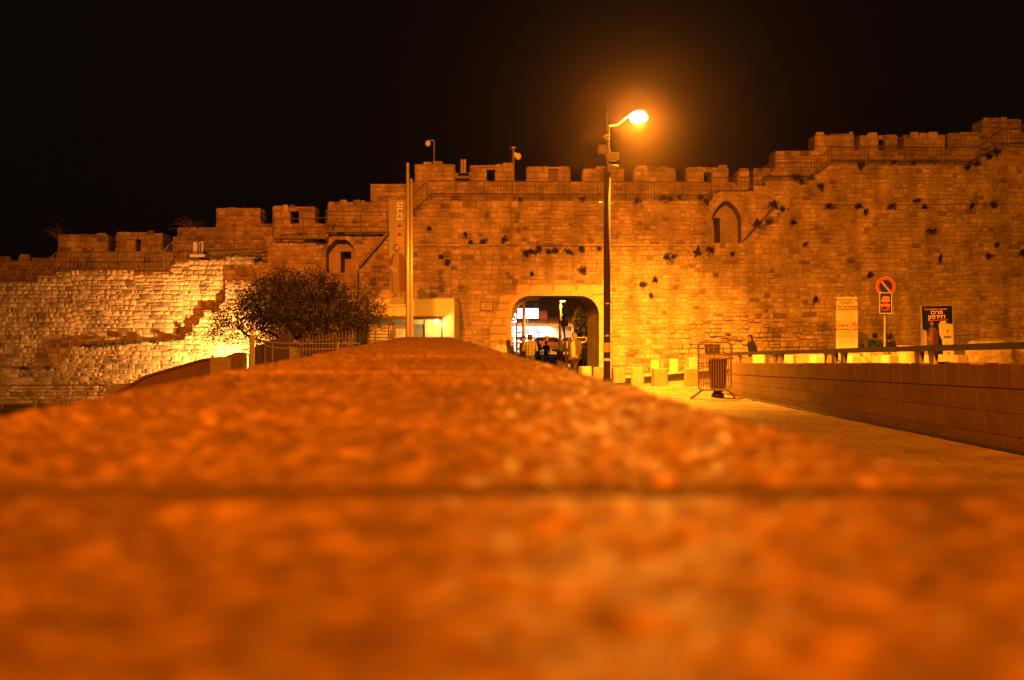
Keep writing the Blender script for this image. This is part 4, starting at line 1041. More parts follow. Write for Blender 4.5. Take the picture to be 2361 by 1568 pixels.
def figure(parent, uc, vt, vb, d, s, red, rot=0):
    """flat printed figure in a tunic and red cloak; s = px per 100 units of height"""
    k = (vb-vt)/100.0
    def T(pts): return [(uc+a*k, vt+c*k) for a, c in pts]
    skin = plain('print_skin', (.17, .10, .06), .6, var=.05); hair = plain('print_hair', (.05, .025, .015), .6, var=.1); tun = plain('print_tunic', (.10, .07, .045), .6, var=.2, scale=14); dk = plain('print_shadow', (.05, .03, .025), .6)
    rd = plain('print_cloak', red, .6, var=.3, scale=12); rdd = plain('print_cloak_fold', tuple(c*.45 for c in red), .6, var=.3, scale=12)
    o = .012
    flat(parent, T([(-15, 45), (-10, 42), (-3, 60), (-2, 96), (-12, 90)]), d, dk, 'print_shape', o)
    flat(parent, T([(-14, 30), (-9, 20), (-2, 17), (6, 20), (6, 50), (9, 93), (-7, 93), (-8, 55), (-14, 44)]), d, tun, 'print_shape', o+.002)
    flat(parent, T([(2, 17), (10, 21), (14, 30), (15, 60), (14, 88), (5, 90), (3, 92), (1, 60), (2, 35)]), d, rd, 'print_shape', o+.004)
    flat(parent, T([(-14, 28), (-8, 19), (-5, 18), (-9, 32), (-11, 45), (-15, 42)]), d, rd if red[0] > .5 else rdd, 'print_shape', o+.004)
    for a in (4.5, 8, 11.5): flat(parent, T([(a, 28), (a+1.3, 30), (a+1.8, 88), (a+.2, 88)]), d, rdd, 'print_shape', o+.006)
    for a in (-5, -1.5): flat(parent, T([(a, 55), (a+.9, 55), (a+2, 91), (a+.9, 91)]), d, dk, 'print_shape', o+.006)
    flat(parent, T([(-13, 40), (-7, 45), (-1, 49), (-3, 53), (-9, 50), (-14, 45)]), d, skin, 'print_shape', o+.006)
    flat(parent, T([(-8, 4), (-4, 0), (1, 1), (4, 6), (3, 12), (-1, 17), (-6, 15), (-9, 10)]), d, hair, 'print_shape', o+.004)
    flat(parent, T([(-5, 5), (-1, 4), (2, 7), (1, 12), (-2, 14), (-5, 11)]), d, skin, 'print_shape', o+.006)
    flat(parent, T([(-4.5, 11), (0, 12.5), (1.2, 11), (-.5, 15.5), (-3, 15)]), d, hair, 'print_shape', o+.008)
    flat(parent, T([(-8, 94), (-2, 92), (0, 97), (-9, 99)]), d, dk, 'print_shape', o+.004); flat(parent, T([(5, 92), (9, 92), (12, 98), (3, 97)]), d, dk, 'print_shape', o+.004)
figure(bn, 917.5, 561, 687, DBN, 1, (.07, .012, .008))

# ------------------------------------------------------------------ left foreground: ramp wall, fence, railing
def slab(parent, px, d0, th, nm, mat):
    return MB().prism(ppoly(px, d0), d0, d0+th).build(nm, mat, parent)
rw = thing('ramp_wall', 'dark sloping stone ramp wall silhouetted against the floodlit masonry', 'ramp wall', PT(420, 960, 28))
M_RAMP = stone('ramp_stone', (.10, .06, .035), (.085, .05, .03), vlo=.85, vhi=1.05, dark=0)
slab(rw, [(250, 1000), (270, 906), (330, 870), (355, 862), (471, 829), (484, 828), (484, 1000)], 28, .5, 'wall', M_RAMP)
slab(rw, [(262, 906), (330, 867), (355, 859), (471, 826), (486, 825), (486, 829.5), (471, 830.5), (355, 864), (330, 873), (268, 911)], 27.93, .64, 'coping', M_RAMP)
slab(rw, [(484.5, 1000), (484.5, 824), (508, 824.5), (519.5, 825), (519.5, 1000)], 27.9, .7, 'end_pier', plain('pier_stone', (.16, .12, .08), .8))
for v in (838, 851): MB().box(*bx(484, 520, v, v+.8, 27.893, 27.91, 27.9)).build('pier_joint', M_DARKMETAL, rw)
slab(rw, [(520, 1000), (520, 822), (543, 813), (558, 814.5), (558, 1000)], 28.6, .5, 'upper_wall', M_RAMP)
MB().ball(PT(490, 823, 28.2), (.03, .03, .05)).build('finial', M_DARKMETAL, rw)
fc = thing('path_railing', 'grey bar railing along the sunken path under the floodlit wall', 'railing', PT(120, 960, 47))
for v, r in ((888, .03), (896.5, .014), (904, .014), (912, .014), (922, .014), (932, .014), (942, .014)): MB().tube(PT(-80, v+1.5, 47), PT(250, v-.5, 47), r).build('bar', M_METAL, fc)
for u in (-70, 5, 81, 156, 229): MB().tube(PT(u, 887, 47.03), PT(u, 965, 47.03), .032).build('post', M_METAL, fc)
slab(None, [(246, 975), (246, 893), (256, 888), (296, 887), (296, 975)], 45, .9, 'concrete_block', plain('concrete', (.25, .23, .2), .85))
o = bpy.data.objects['concrete_block']; props(o, 'pale concrete block at the end of the path railing', 'block')
pr2 = thing('short_railing', 'short two-bar railing behind the ramp wall top', 'railing', PT(300, 900, 46))
for v in (878, 884): MB().tube(PT(296, v, 46), PT(345, v, 46), .02).build('bar', M_METAL, pr2)
MB().tube(PT(299, 877, 46), PT(299, 930, 46), .02).build('post', M_METAL, pr2)
ph = PT(581, 763, 33); gp = g(ph.x, 33)
t = thing('fence_post', 'thick grey post with orange reflector cap next to the tree', 'post', (ph.x, 33, gp))
a = PT(575.5, 775, 33); c = PT(586.5, 850, 33)
MB().box(a.x, c.x, 32.94, 33.08, gp-.3, a.z, 0, .012).build('shaft', M_GREY, t)
MB().box(*bx(578, 584, 762.5, 774.5, 32.97, 33.05)).build('reflector', plain('orange_reflector', (.6, .22, .03), .3), t)
cf = thing('cable_fence', 'sagging twin cable fence strung from the thick grey post', 'fence', PT(680, 860, 33.2))
for v0, v1 in ((781, 792), (789, 804)):
    pts = [PT(588, v0, 33.1), PT(600, v0+2, 33.2), PT(620, v0+(v1-v0)*.7, 33.4), PT(645, v1-1, 33.6), PT(700, v1, 34), PT(830, v1, 35)]
    MB().path(pts, .014).build('cable', M_FENCE, cf)
for u, v0 in ((592, 777), (611, 800), (628, 790), (777, 788)): MB().tube(PT(u, v0, 33.5), PT(u, 880, 33.5), .022 if u < 700 else .045).build('post', M_FENCE, cf)
pf = thing('picket_fence', 'thin steel picket fence standing under the olive tree', 'fence', PT(740, 840, 36))
for i in range(20):
    u = 668+i*7.6; MB().tube(PT(u, 786-i*1.4+U(-1, 1), 36), PT(u, 850, 36), .012, None, 5).build('picket', M_FENCE, pf)
for v in (790, 812): MB().tube(PT(666, v, 36.02), PT(818, v-12, 36.02), .014).build('rail', M_FENCE, pf)
# dark panel hoarding behind the post
hd = thing('panel_hoarding', 'dark brown panel hoarding rising behind the thick grey post', 'hoarding', PT(630, 860, 37))
ed = [(586, 800), (609, 791), (628, 784), (646, 777), (668, 770)]
for (a, va), (c, vc) in zip(ed, ed[1:]):
    slab(hd, [(a+.4, 880), (a+.4, va), (c-.4, vc), (c-.4, 880)], 37+U(-.02, .02), .06, 'panel', plain('dark_hoarding', (.014, .009, .007), .8))
# pale crowd barriers caught in the floodlight
def crowd_barrier(name, label, u0, u1, v0, v1, d, bars, mat, board=None, feet=True, group=None, lean=0.0, mid=None):
    x0, z1 = PT(u0, v0, d).x, PT(0, v0, d).z; x1, z0 = PT(u1, v1, d).x, PT(0, v1, d).z
    gz = g((x0+x1)/2, d); t = thing(name, label, 'barrier', ((x0+x1)/2, d, gz), group)
    y = lambda z: d+lean*(z-z0)
    r = .019; c = .05
    fr_ = [(x0, z0+c), (x0, z1-c), (x0+c, z1), (x1-c, z1), (x1, z1-c), (x1, z0+c), (x1-c, z0), (x0+c, z0), (x0, z0+c)]
    MB().path([(a, y(z), z) for a, z in fr_], r, 8).build('frame', mat, t)
    zm = PT(0, mid, d).z if mid else z1-.03
    if mid: MB().tube((x0, y(zm), zm), (x1, y(zm), zm), .016).build('mid_rail', mat, t)
    for i in range(bars):
        x = x0+(x1-x0)*(i+1)/(bars+1); MB().tube((x, y(z0), z0), (x, y(zm), zm), .010, None, 6).build('bar', mat, t)
    if feet:
        for x, s in ((x0+.08, -1), (x1-.08, 1)):
            MB().path([(x-.02*s, d-.0, z0), (x+.30*s, d-.28, gz+.02), (x-.06*s, d-.3, gz+.02)], .016).build('foot', mat, t); MB().tube((x, d, z0), (x+.22*s, d+.3, gz+.02), .016).build('foot', mat, t)
    if board:
        a, c2 = PT(board[0], board[3], d), PT(board[1], board[2], d)
        bd = MB().box(a.x, c2.x, y(c2.z)-.02, y(c2.z)+.0, a.z, c2.z).build('board', plain('dark_board', (.06, .04, .03), .6), t)
        w = c2.x-a.x; h = c2.z-a.z
        for k, (p, q_, wv, hv) in enumerate(((.22, .45, .03, .35), (.55, .45, .03, .35), (.12, .72, .75, .04))): MB().box(a.x+w*p, a.x+w*(p+wv), y(c2.z)-.026, y(c2.z)-.018, a.z+h*(q_-hv/2), a.z+h*(q_+hv/2)).build('board_mark', M_METAL, bd)
    return t
crowd_barrier('crowd_barrier', 'rusty crowd barrier with dark board standing at the end of the low wall', 1611, 1686, 789, 899, 27, 12, plain('rusty_tube', (.22, .15, .10), .5, .3), (1626, 1660, 794, 816), True, None, .05, 818)
for k, (u, v) in enumerate(((558, 806), (564, 818))): crowd_barrier('crowd_barrier', 'pale tubular barrier standing in the glare of the floodlit wall', u, u+26, v, v+50, 44+k*.4, 4, M_METAL, None, False, 'barriers in the glare')
bnp = PT(1655, 920, 27.9); gz = g(bnp.x, 27.9)
t = thing('litter_bin', 'dark round litter bin tucked behind the crowd barrier', 'litter bin', (bnp.x, 27.9, gz))
MB().lathe((bnp.x, 27.9, gz), [(.15, 0), (.15, .1), (.09, .14), (.17, .2), (.215, .86), (.225, .88), (.21, .9), (.20, .86), (.02, .84)], 18).build('body', plain('bin_paint', (.04, .028, .02), .45, .3), t)
MB().lathe((bnp.x, 27.9, gz+.78), [(.218, 0), (.226, .01), (.226, .035), (.218, .04)], 18).build('band', M_RAIL, t)

# ------------------------------------------------------------------ signs on the right
sg = thing('information_sign', 'tall yellow-lit park information board of three stacked panels', 'sign', (PT(1952, 0, 43).x, 43, g(PT(1952, 0, 43).x, 43)))
zg = g(PT(1952, 0, 43).x, 43); 
M_SIGN = plain('sign_enamel', (.46, .40, .27), .4, var=.03, scale=2, bump=0); M_SIGN2 = plain('sign_enamel_tan', (.40, .28, .16), .4, var=.03, scale=2, bump=0)
for v0, v1, mt in ((684.8, 739.6, M_SIGN), (740.4, 777.4, M_SIGN2), (778.4, 830, M_SIGN)): MB().box(*bx(1928, 1977.6, v0, v1, 43, 43.06)).build('panel', mt, sg)
for u in (1933, 1952.5, 1972): MB().tube(PT(u, 678 if u != 1952.5 else 681, 43.1), Vector((PT(u, 0, 43.1).x, 43.1, zg-.1)), .022).build('post', M_METAL, sg)
INK = plain('sign_ink', (.03, .012, .006), .5, var=.05); INK2 = plain('sign_faint_ink', (.30, .19, .10), .5, var=.05)
for s, sz, v, mt, bo in (('הגן הארכיאולוגי', .125, 692, INK, .002), ('ירושלים', .135, 699.4, INK, .002), ('The Jerusalem', .115, 706.8, INK, .004), ('Archaeological Park', .092, 713, INK, .004), ('מרכז דוידסון', .135, 751, INK, .002), ('The Davidson Center', .09, 759.3, INK, .004)):
    text(s, sz, PT(1952.8, v, 42.995), mt, sg, bold=bo, ext=.002)
rr = random.Random(4)
for v, hw in ((719, 14), (723, 15), (728.5, 16), (732, 13), (735.5, 16), (765, 12), (771, 8), (774.5, 16), (782, 18), (785, 18), (788, 18), (791, 18)):
    u = 1952.8-hw
    while u < 1952.8+hw:
        w = rr.uniform(1.2, 3.2); MB().box(*bx(u, u+w, v-.7, v+.7, 42.994, 43.003)).build('fine_print', INK2, sg); u += w+.7
flat(sg, [(1965, 744), (1966, 748), (1975, 747)], 43, INK, 'arrow', .004)
ps = thing('parking_sign', 'round red and blue no-parking sign with tow-away plate below', 'sign', (PT(2040, 0, 43).x, 43, g(PT(2040, 0, 43).x, 43)))
RED = plain('sign_red', (.62, .05, .025), .4, var=.04, bump=0); BLU = plain('sign_blue', (.006, .03, .55), .4, var=.04, bump=0); ORG_ = plain('sign_orange_print', (.75, .25, .06), .45, var=.04, bump=0)
gz = g(PT(2040, 0, 43).x, 43)
MB().tube((PT(2039.8, 0, 43.1).x, 43.1, gz-.1), PT(2041, 650, 43.1), .052, None, 12).build('pole', M_METAL, ps)
def disc(c, r0, r1, y0, y1, mat, nm, par, n=40):
    b = MB()
    for r in (r0, r1):
        for yy in (y0, y1):
            for i in range(n): t_ = 2*math.pi*i/n; b.v.append((c.x+r*math.cos(t_), yy, c.z+r*math.sin(t_)))
    q = lambda k, i: k*n+i % n
    for i in range(n):
        b.f += [(q(2, i), q(2, i+1), q(0, i+1), q(0, i)), (q(2, i), q(3, i), q(3, i+1), q(2, i+1)), (q(1, i), q(1, i+1), q(3, i+1), q(3, i)), (q(0, i), q(0, i+1), q(1, i+1), q(1, i))]
    b.mi = [0]*len(b.f); return b.build(nm, mat, par)
c = PT(2041.8, 660.5, 43)
disc(c, .235, .325, 42.98, 43.02, RED, 'red_ring', ps); disc(c, .02, .238, 42.988, 43.015, BLU, 'blue_disc', ps)
disc(c, .322, .334, 42.982, 43.018, M_WHITE, 'rim', ps)
b = MB(); dx, dz = .165, -.2; n_ = Vector((.2, 0, .165)).normalized()*.032
b.add([Vector((c.x-dx, 42.983, c.z-dz))+n_, Vector((c.x-dx, 42.983, c.z-dz))-n_, Vector((c.x+dx, 42.983, c.z+dz))-n_, Vector((c.x+dx, 42.983, c.z+dz))+n_], [(0, 1, 2, 3)]); b.build('slash', ORG_, ps)
pt = MB().box(*bx(2028.5, 2056, 675, 722.5, 42.95, 42.975)).build('tow_plate', BLU, ps)
for a in ((2028, 2056.5, 674.5, 676), (2028, 2056.5, 721.5, 723), (2028, 2029.3, 676, 721.5), (2055.2, 2056.5, 676, 721.5)): MB().box(*bx(*a, 42.94, 42.978)).build('plate_border', M_WHITE, pt)
flat(pt, [(2033, 690), (2036, 684), (2042, 682.5), (2048, 683), (2051, 686), (2052, 690)], 42.94, ORG_, 'car_symbol', .004)
MB().box(*bx(2032, 2052, 691, 696, 42.935, 42.945)).build('text_strip', ORG_, pt); MB().box(*bx(2031, 2052, 701.5, 706, 42.93, 42.94)).build('text_strip', ORG_, pt)
disc(PT(2041.5, 707, 42.94), .115, .15, 42.936, 42.946, RED, 'tow_ring', pt, 28)
flat(pt, [(2033, 713), (2036, 705), (2045, 703), (2044, 709), (2038, 712)], 42.94, M_BLACK, 'tow_symbol', .006)
flat(pt, [(2035, 700.5), (2037, 700), (2050, 713), (2048, 714.5)], 42.94, RED, 'tow_slash', .008)
# tilted poster stand
DPO = 41.0
po = thing('poster_stand', 'leaning museum poster with Hebrew title and figure in red cloak', 'poster', PT(2162, 850, DPO))
def skew(pts): return [(u+(v-705)*.028, v-(u-2160)*.02) for u, v in pts]
slab(po, skew([(2125, 836), (2125, 705.5), (2196, 705.5), (2196, 836)]), DPO, .05, 'board', plain('poster_night_blue', (.006, .012, .12), .25, var=.25, scale=3, bump=0))
for a in ([(2123.4, 838), (2123.4, 704), (2125.2, 704), (2125.2, 838)], [(2125, 705.6), (2125, 704), (2196, 704), (2196, 705.6)], [(2195.6, 838), (2195.6, 704), (2197.4, 704), (2197.4, 838)]): slab(po, skew(a), DPO-.012, .07, 'frame', M_METAL)
SAND = plain('poster_sand', (.62, .42, .22), .3, var=.2, scale=8, bump=0)
flat(po, skew([(2163, 746), (2170, 745), (2195, 748), (2195, 785), (2195, 834), (2172, 834), (2170, 785), (2164, 770)]), DPO, SAND, 'print_shape', .004)
flat(po, skew([(2126, 760), (2134, 762), (2140, 800), (2140, 834), (2126, 834)]), DPO, plain('poster_haze', (.25, .2, .18), .3, var=.2), 'print_shape', .003)
flat(po, skew([(2140, 815), (2172, 818), (2195, 822), (2195, 834), (2128, 834)]), DPO, SAND, 'print_shape', .006)
for v in (803, 815): flat(po, skew([(2182, v-3), (2185, v-3), (2186, v+3), (2183, v+3)]), DPO, M_BLACK, 'print_shape', .008)
flat(po, skew([(2174, 775), (2191, 774), (2191, 780), (2174, 781)]), DPO, plain('poster_green', (.10, .13, .07), .3), 'print_shape', .008)
flat(po, skew([(2181, 761), (2185, 761), (2185, 767), (2181, 767)]), DPO, M_BLACK, 'print_shape', .008)
flat(po, skew([(2167, 741.5), (2176, 741.5), (2176, 739.5), (2181, 742.8), (2176, 746), (2176, 744.2), (2167, 744.2)]), DPO, plain('poster_cream', (.78, .6, .32), .35), 'arrow', .006)
CR = MATS['poster_cream']
tl = math.radians(1.2)
text('The Davidson Center', .085, PT(2157, 713, DPO-.008), ORG_, po, rot=tl, bold=.001)
text('מרכז', .17, PT(2160, 720.6, DPO-.008), CR, po, rot=tl, bold=.004, sx=1.05)
text('דוידסון', .19, PT(2160, 730.6, DPO-.008), CR, po, rot=tl, bold=.004, sx=.95)
rr = random.Random(9); u = 2138
while u < 2184:
    w = rr.uniform(1.5, 4); flat(po, skew([(u, 739.2), (u, 737.2), (u+w, 737), (u+w, 739)]), DPO, RED, 'print_mark', .006); u += w+.8
figure(po, 2149.5, 739, 827, DPO, 1, (.5, .012, .01))
for s in (2130, 2190): MB().tube(PT(s, 760, DPO+.06), Vector((PT(s, 0, DPO).x, DPO+.7, g(PT(s, 0, DPO).x, DPO+.7))), .02).build('back_leg', M_METAL, po)
for s in (2131, 2199): MB().tube(PT(s, 834, DPO+.03), Vector((PT(s, 0, DPO).x, DPO+.03, g(PT(s, 0, DPO).x, DPO)-.02)), .025).build('leg', M_METAL, po)
rf = thing('small_gate', 'thin brown steel gate frame behind the poster stand', 'gate', PT(2230, 850, 45))
MB().path([PT(2202, 860, 45), PT(2202, 774, 45), PT(2257, 771, 45), PT(2257, 860, 45)], .02).build('frame', M_RAIL, rf)
for i in range(9): MB().tube(PT(2207+i*5.5, 774, 45), PT(2207+i*5.5, 860, 45), .009, None, 5).build('bar', M_RAIL, rf)

# ------------------------------------------------------------------ street beyond the gate
DK = 121.0
ks = thing('kiosk', 'brightly lit roadside kiosk with sloping roof seen through the gate', 'kiosk', PT(1230, 812, DK))
M_KW = plain('kiosk_wall', (.55, .40, .24), .8, var=.1, scale=1)
zgk = 812
MB().box(*bx(1251, 1322, 747, zgk, DK, DK+6)).build('wall', M_KW, ks)
MB().box(*bx(1120, 1251, 742, zgk, DK+2.2, DK+6, DK)).build('back_wall', plain('shop_interior', (.7, .7, .68), .7), ks)
for u in (1286,): MB().box(*bx(u, u+2, 747, zgk, DK-.04, DK, DK)).build('wall_rib', M_KW, ks)
b = MB(); a0 = PT(1120, 747, DK-1.6); a1 = PT(1326, 747, DK-1.6); c0 = PT(1120, 733, DK+5); c1 = PT(1326, 731, DK+5)
vs = [a0, a1, c1, c0]; b.add(vs+[p+Vector((0, 0, -.25)) for p in vs], [(0, 1, 2, 3), (7, 6, 5, 4), (0, 4, 5, 1), (1, 5, 6, 2), (2, 6, 7, 3), (3, 7, 4, 0)]); b.build('roof', plain('kiosk_roof', (.45, .3, .16), .6), ks)
for i in range(9):
    u = 1200+i*14; b = MB(); b.tube(PT(u, 746.5, DK-1.62), PT(u, 733, DK+4.5), .05, None, 5); b.build('roof_rib', M_KW, ks)
MB().tube(PT(1320.5, 748, DK-1.2), PT(1320.5, 812, DK-1.2), .12, None, 8).build('corner_post', M_WHITE, ks)
rr = random.Random(3)
GOODS = [plain('goods_'+n, c, .5, var=.1) for n, c in (('red', (.5, .04, .03)), ('green', (.05, .3, .12)), ('blue', (.06, .1, .4)), ('cream', (.7, .65, .5)), ('black', (.03, .03, .03)), ('yellow', (.7, .5, .08)))]
for v in (764, 776, 788, 800):
    sh = MB().box(*bx(1140, 1250, v, v+.8, DK+1.5, DK+2.19, DK)).build('shelf', M_WHITE, ks)
    u = 1150
    while u < 1248:
        w = rr.uniform(1.5, 4); MB().box(*bx(u, u+w, v-rr.uniform(3, 8), v-.02, DK+1.6, DK+1.9, DK)).build('goods', rr.choice(GOODS), sh); u += w+rr.uniform(.3, 1.5)
for u in (1186, 1222, 1248): MB().box(*bx(u, u+1.6, 748, zgk, DK+1.3, DK+1.5, DK)).build('display_frame', M_WHITE, ks)
TUBE = glow('fluorescent_glow', (.95, 1, 1), 14)
for u in (1176, 1211, 1243): MB().box(*bx(u-7, u+7, 750.5, 753.5, DK-.6, DK-.45)).build('fluorescent_tube', TUBE, ks)
l = bpy.data.lights.new('kiosk_tube_light', 'AREA'); l.shape = 'RECTANGLE'; l.size = 4.2; l.size_y = .3; l.energy = 1300; l.color = (.95, 1, .95)
o = bpy.data.objects.new('kiosk_tube_light', l); COL.objects.link(o); o.location = PT(1212, 755, DK-.5); o.rotation_euler = (math.radians(18), 0, 0)
def lightbox(name, label, u0, u1, v0, v1, d, marks):
    t = thing(name, label, 'sign', PT((u0+u1)/2, v1, d))
    MB().box(*bx(u0, u1, v0, v1, d, d+.4, d), 0, .03).build('light_panel', glow('lightbox_white', (1, .96, .88), 3.6), t)
    for px, m in marks: flat(t, px, d, m, 'emblem', .02)
    MB().tube(PT((u0+u1)/2, v1-1, d+.5), PT((u0+u1)/2, v1+14, d+.5), .06).build('support', M_METAL, t)
RO = plain('emblem_red', (.7, .06, .03), .5, var=.05); PK = plain('emblem_orange', (.8, .35, .15), .5, var=.05)
tri = lambda u, v, s: [[(u-s*.5, v+s), (u, v-s*.2), (u+s*.5, v+s), (u, v+s*.6)], [(u-s*.35, v+s*1.3), (u+s*.35, v+s*1.3), (u, v+s*2)]]
lightbox('kiosk_sign', 'big glowing white lightbox sign with small emblems on the kiosk roof', 1192, 1241, 711, 734, DK-2, [(p, PK) for p in tri(1197.5, 716, 6)+tri(1234, 715, 6)])
lightbox('kiosk_side_sign', 'smaller glowing sign with a red curl at the kiosk edge', 1165, 1190.5, 722, 744, DK-2.4, [([(1179, 726), (1184, 725), (1188, 730), (1190, 736), (1186, 736), (1182, 730)], RO), ([(1180, 737), (1188, 738), (1188, 742), (1180, 742)], RO)])
rb = thing('roof_block', 'reddish ribbed block on the kiosk roof beside the lightbox', 'roof block', PT(1252, 731, DK+3))
MB().box(*bx(1242, 1262, 717, 738, DK+3, DK+5)).build('casing', plain('reddish_block', (.4, .16, .08), .8), rb)
for v in (721, 725): MB().box(*bx(1242, 1262, v, v+.8, DK+2.96, DK+3, DK+3)).build('rib', M_RAIL, rb)
# poles beyond the gate
for u, vt, vb, d, r, mt, lab in ((1207.6, 693, 812, 112, .17, M_WHITE, 'thick pale pole with a lens cap in front of the kiosk'), (1191.5, 702, 812, 110, .07, M_DARKMETAL, 'thin dark pole in front of the kiosk sign'), (1241, 640, 800, 128, .05, M_RAIL, 'thin brown mast rising over the kiosk lightbox'), (1258, 640, 800, 130, .05, M_RAIL, 'thin brown mast rising from the ribbed block')):
    a = PT(u, vb, d); a.z = g(a.x, d) if vb > 810 else a.z
    t = thing('street_pole', lab, 'pole', a); MB().tube(a, PT(u, vt, d), r, r*.85, 8).build('shaft', mt, t)
    MB().ball(PT(u, vt, d)+Vector((.08 if r > .1 else 0, 0, 0)), r*1.3).build('cap', M_METAL, t)
d = 112.0; a = PT(1291.5, 0, d); gz = g(a.x, d)
t = thing('small_street_lamp', 'small glowing orange street lamp beyond the gate', 'street lamp', (a.x, d, gz))
MB().tube((a.x, d, gz), (a.x, d, PT(0, 692, d).z), .12, .10, 8).build('pole', M_METAL, t)
lp = PT(1296.5, 693.5, d); MB().ball(lp+Vector((0, 0, .05)), (.3, .2, .1)).build('hood', M_GREY, t, smooth=True); MB().ball(lp, (.26, .17, .10)).build('bowl', glow('sodium_glow_small', (1, .62, .15), 45), t, smooth=True)
spot('small_street_lamp_light', lp+Vector((.05, -.1, -.3)), lp+Vector((0, .8, -4)), 7500, SODIUM, 158, .4, .12)
d = 60.0; t = thing('traffic_sign', 'dark back of a traffic sign on a leaning pole inside the gate', 'sign', (PT(1308, 0, d).x, d, g(PT(1308, 0, d).x, d)))
MB().tube(Vector((PT(1308, 0, d).x, d, g(2, d))), PT(1299, 742, d), .05, None, 8).build('pole', M_DARKMETAL, t)
slab(t, [(1292, 740), (1309, 737), (1310.5, 752), (1294, 754)], d-.1, .04, 'board', M_BLACK)
flat(t, [(1296, 741), (1305, 740), (1301, 750)], d-.1, M_GREY, 'triangle', .008)
MB().box(*bx(1299, 1304, 722, 740, d-.2, d)).build('signal_box', M_BLACK, t)
MB().box(*bx(1288, 1293, 737, 746, d-.1, d-.06)).build('blue_plate', BLU, t)
t = thing('planter_box', 'brown box planter at the kerb inside the gate', 'planter', (PT(1291, 0, 68).x, 68, g(3, 68)))
MB().box(*bx(1284, 1299, 811, 845, 68, 68.6), 0, .02).build('casing', plain('planter_brown', (.20, .09, .05), .7), t); MB().box(*bx(1283.5, 1299.5, 810, 812, 67.95, 68.65, 68)).build('rim', M_RAIL, t)
b = MB(); a, c = PT(1276, 831, 70), PT(1309, 839, 66); n_ = Vector((.1, .12, 0))
b.add([a, c, c+n_*1.5, a+n_*1.5]+[p-Vector((0, 0, .3)) for p in (a, c, c+n_*1.5, a+n_*1.5)], [(0, 1, 2, 3), (0, 4, 5, 1), (1, 5, 6, 2), (2, 6, 7, 3), (3, 7, 4, 0)])
props(b.build('kerb_island', M_WHITE), kind='structure')
# dark bushy tree beside the road
t = thing('roadside_tree', 'dark bushy tree at the roadside beyond the gate', 'tree', (PT(1345, 0, 116).x, 116, g(7, 116)))
p = PT(1346, 738, 116); MB().tube((p.x, 116, g(7, 116)-.1), p, .2, .1, 8).build('trunk', M_BARK, t)
leafmesh(random.Random(8), p, (1.1, .9, 1.4), 2200, .2).build('crown', M_LEAF, t)

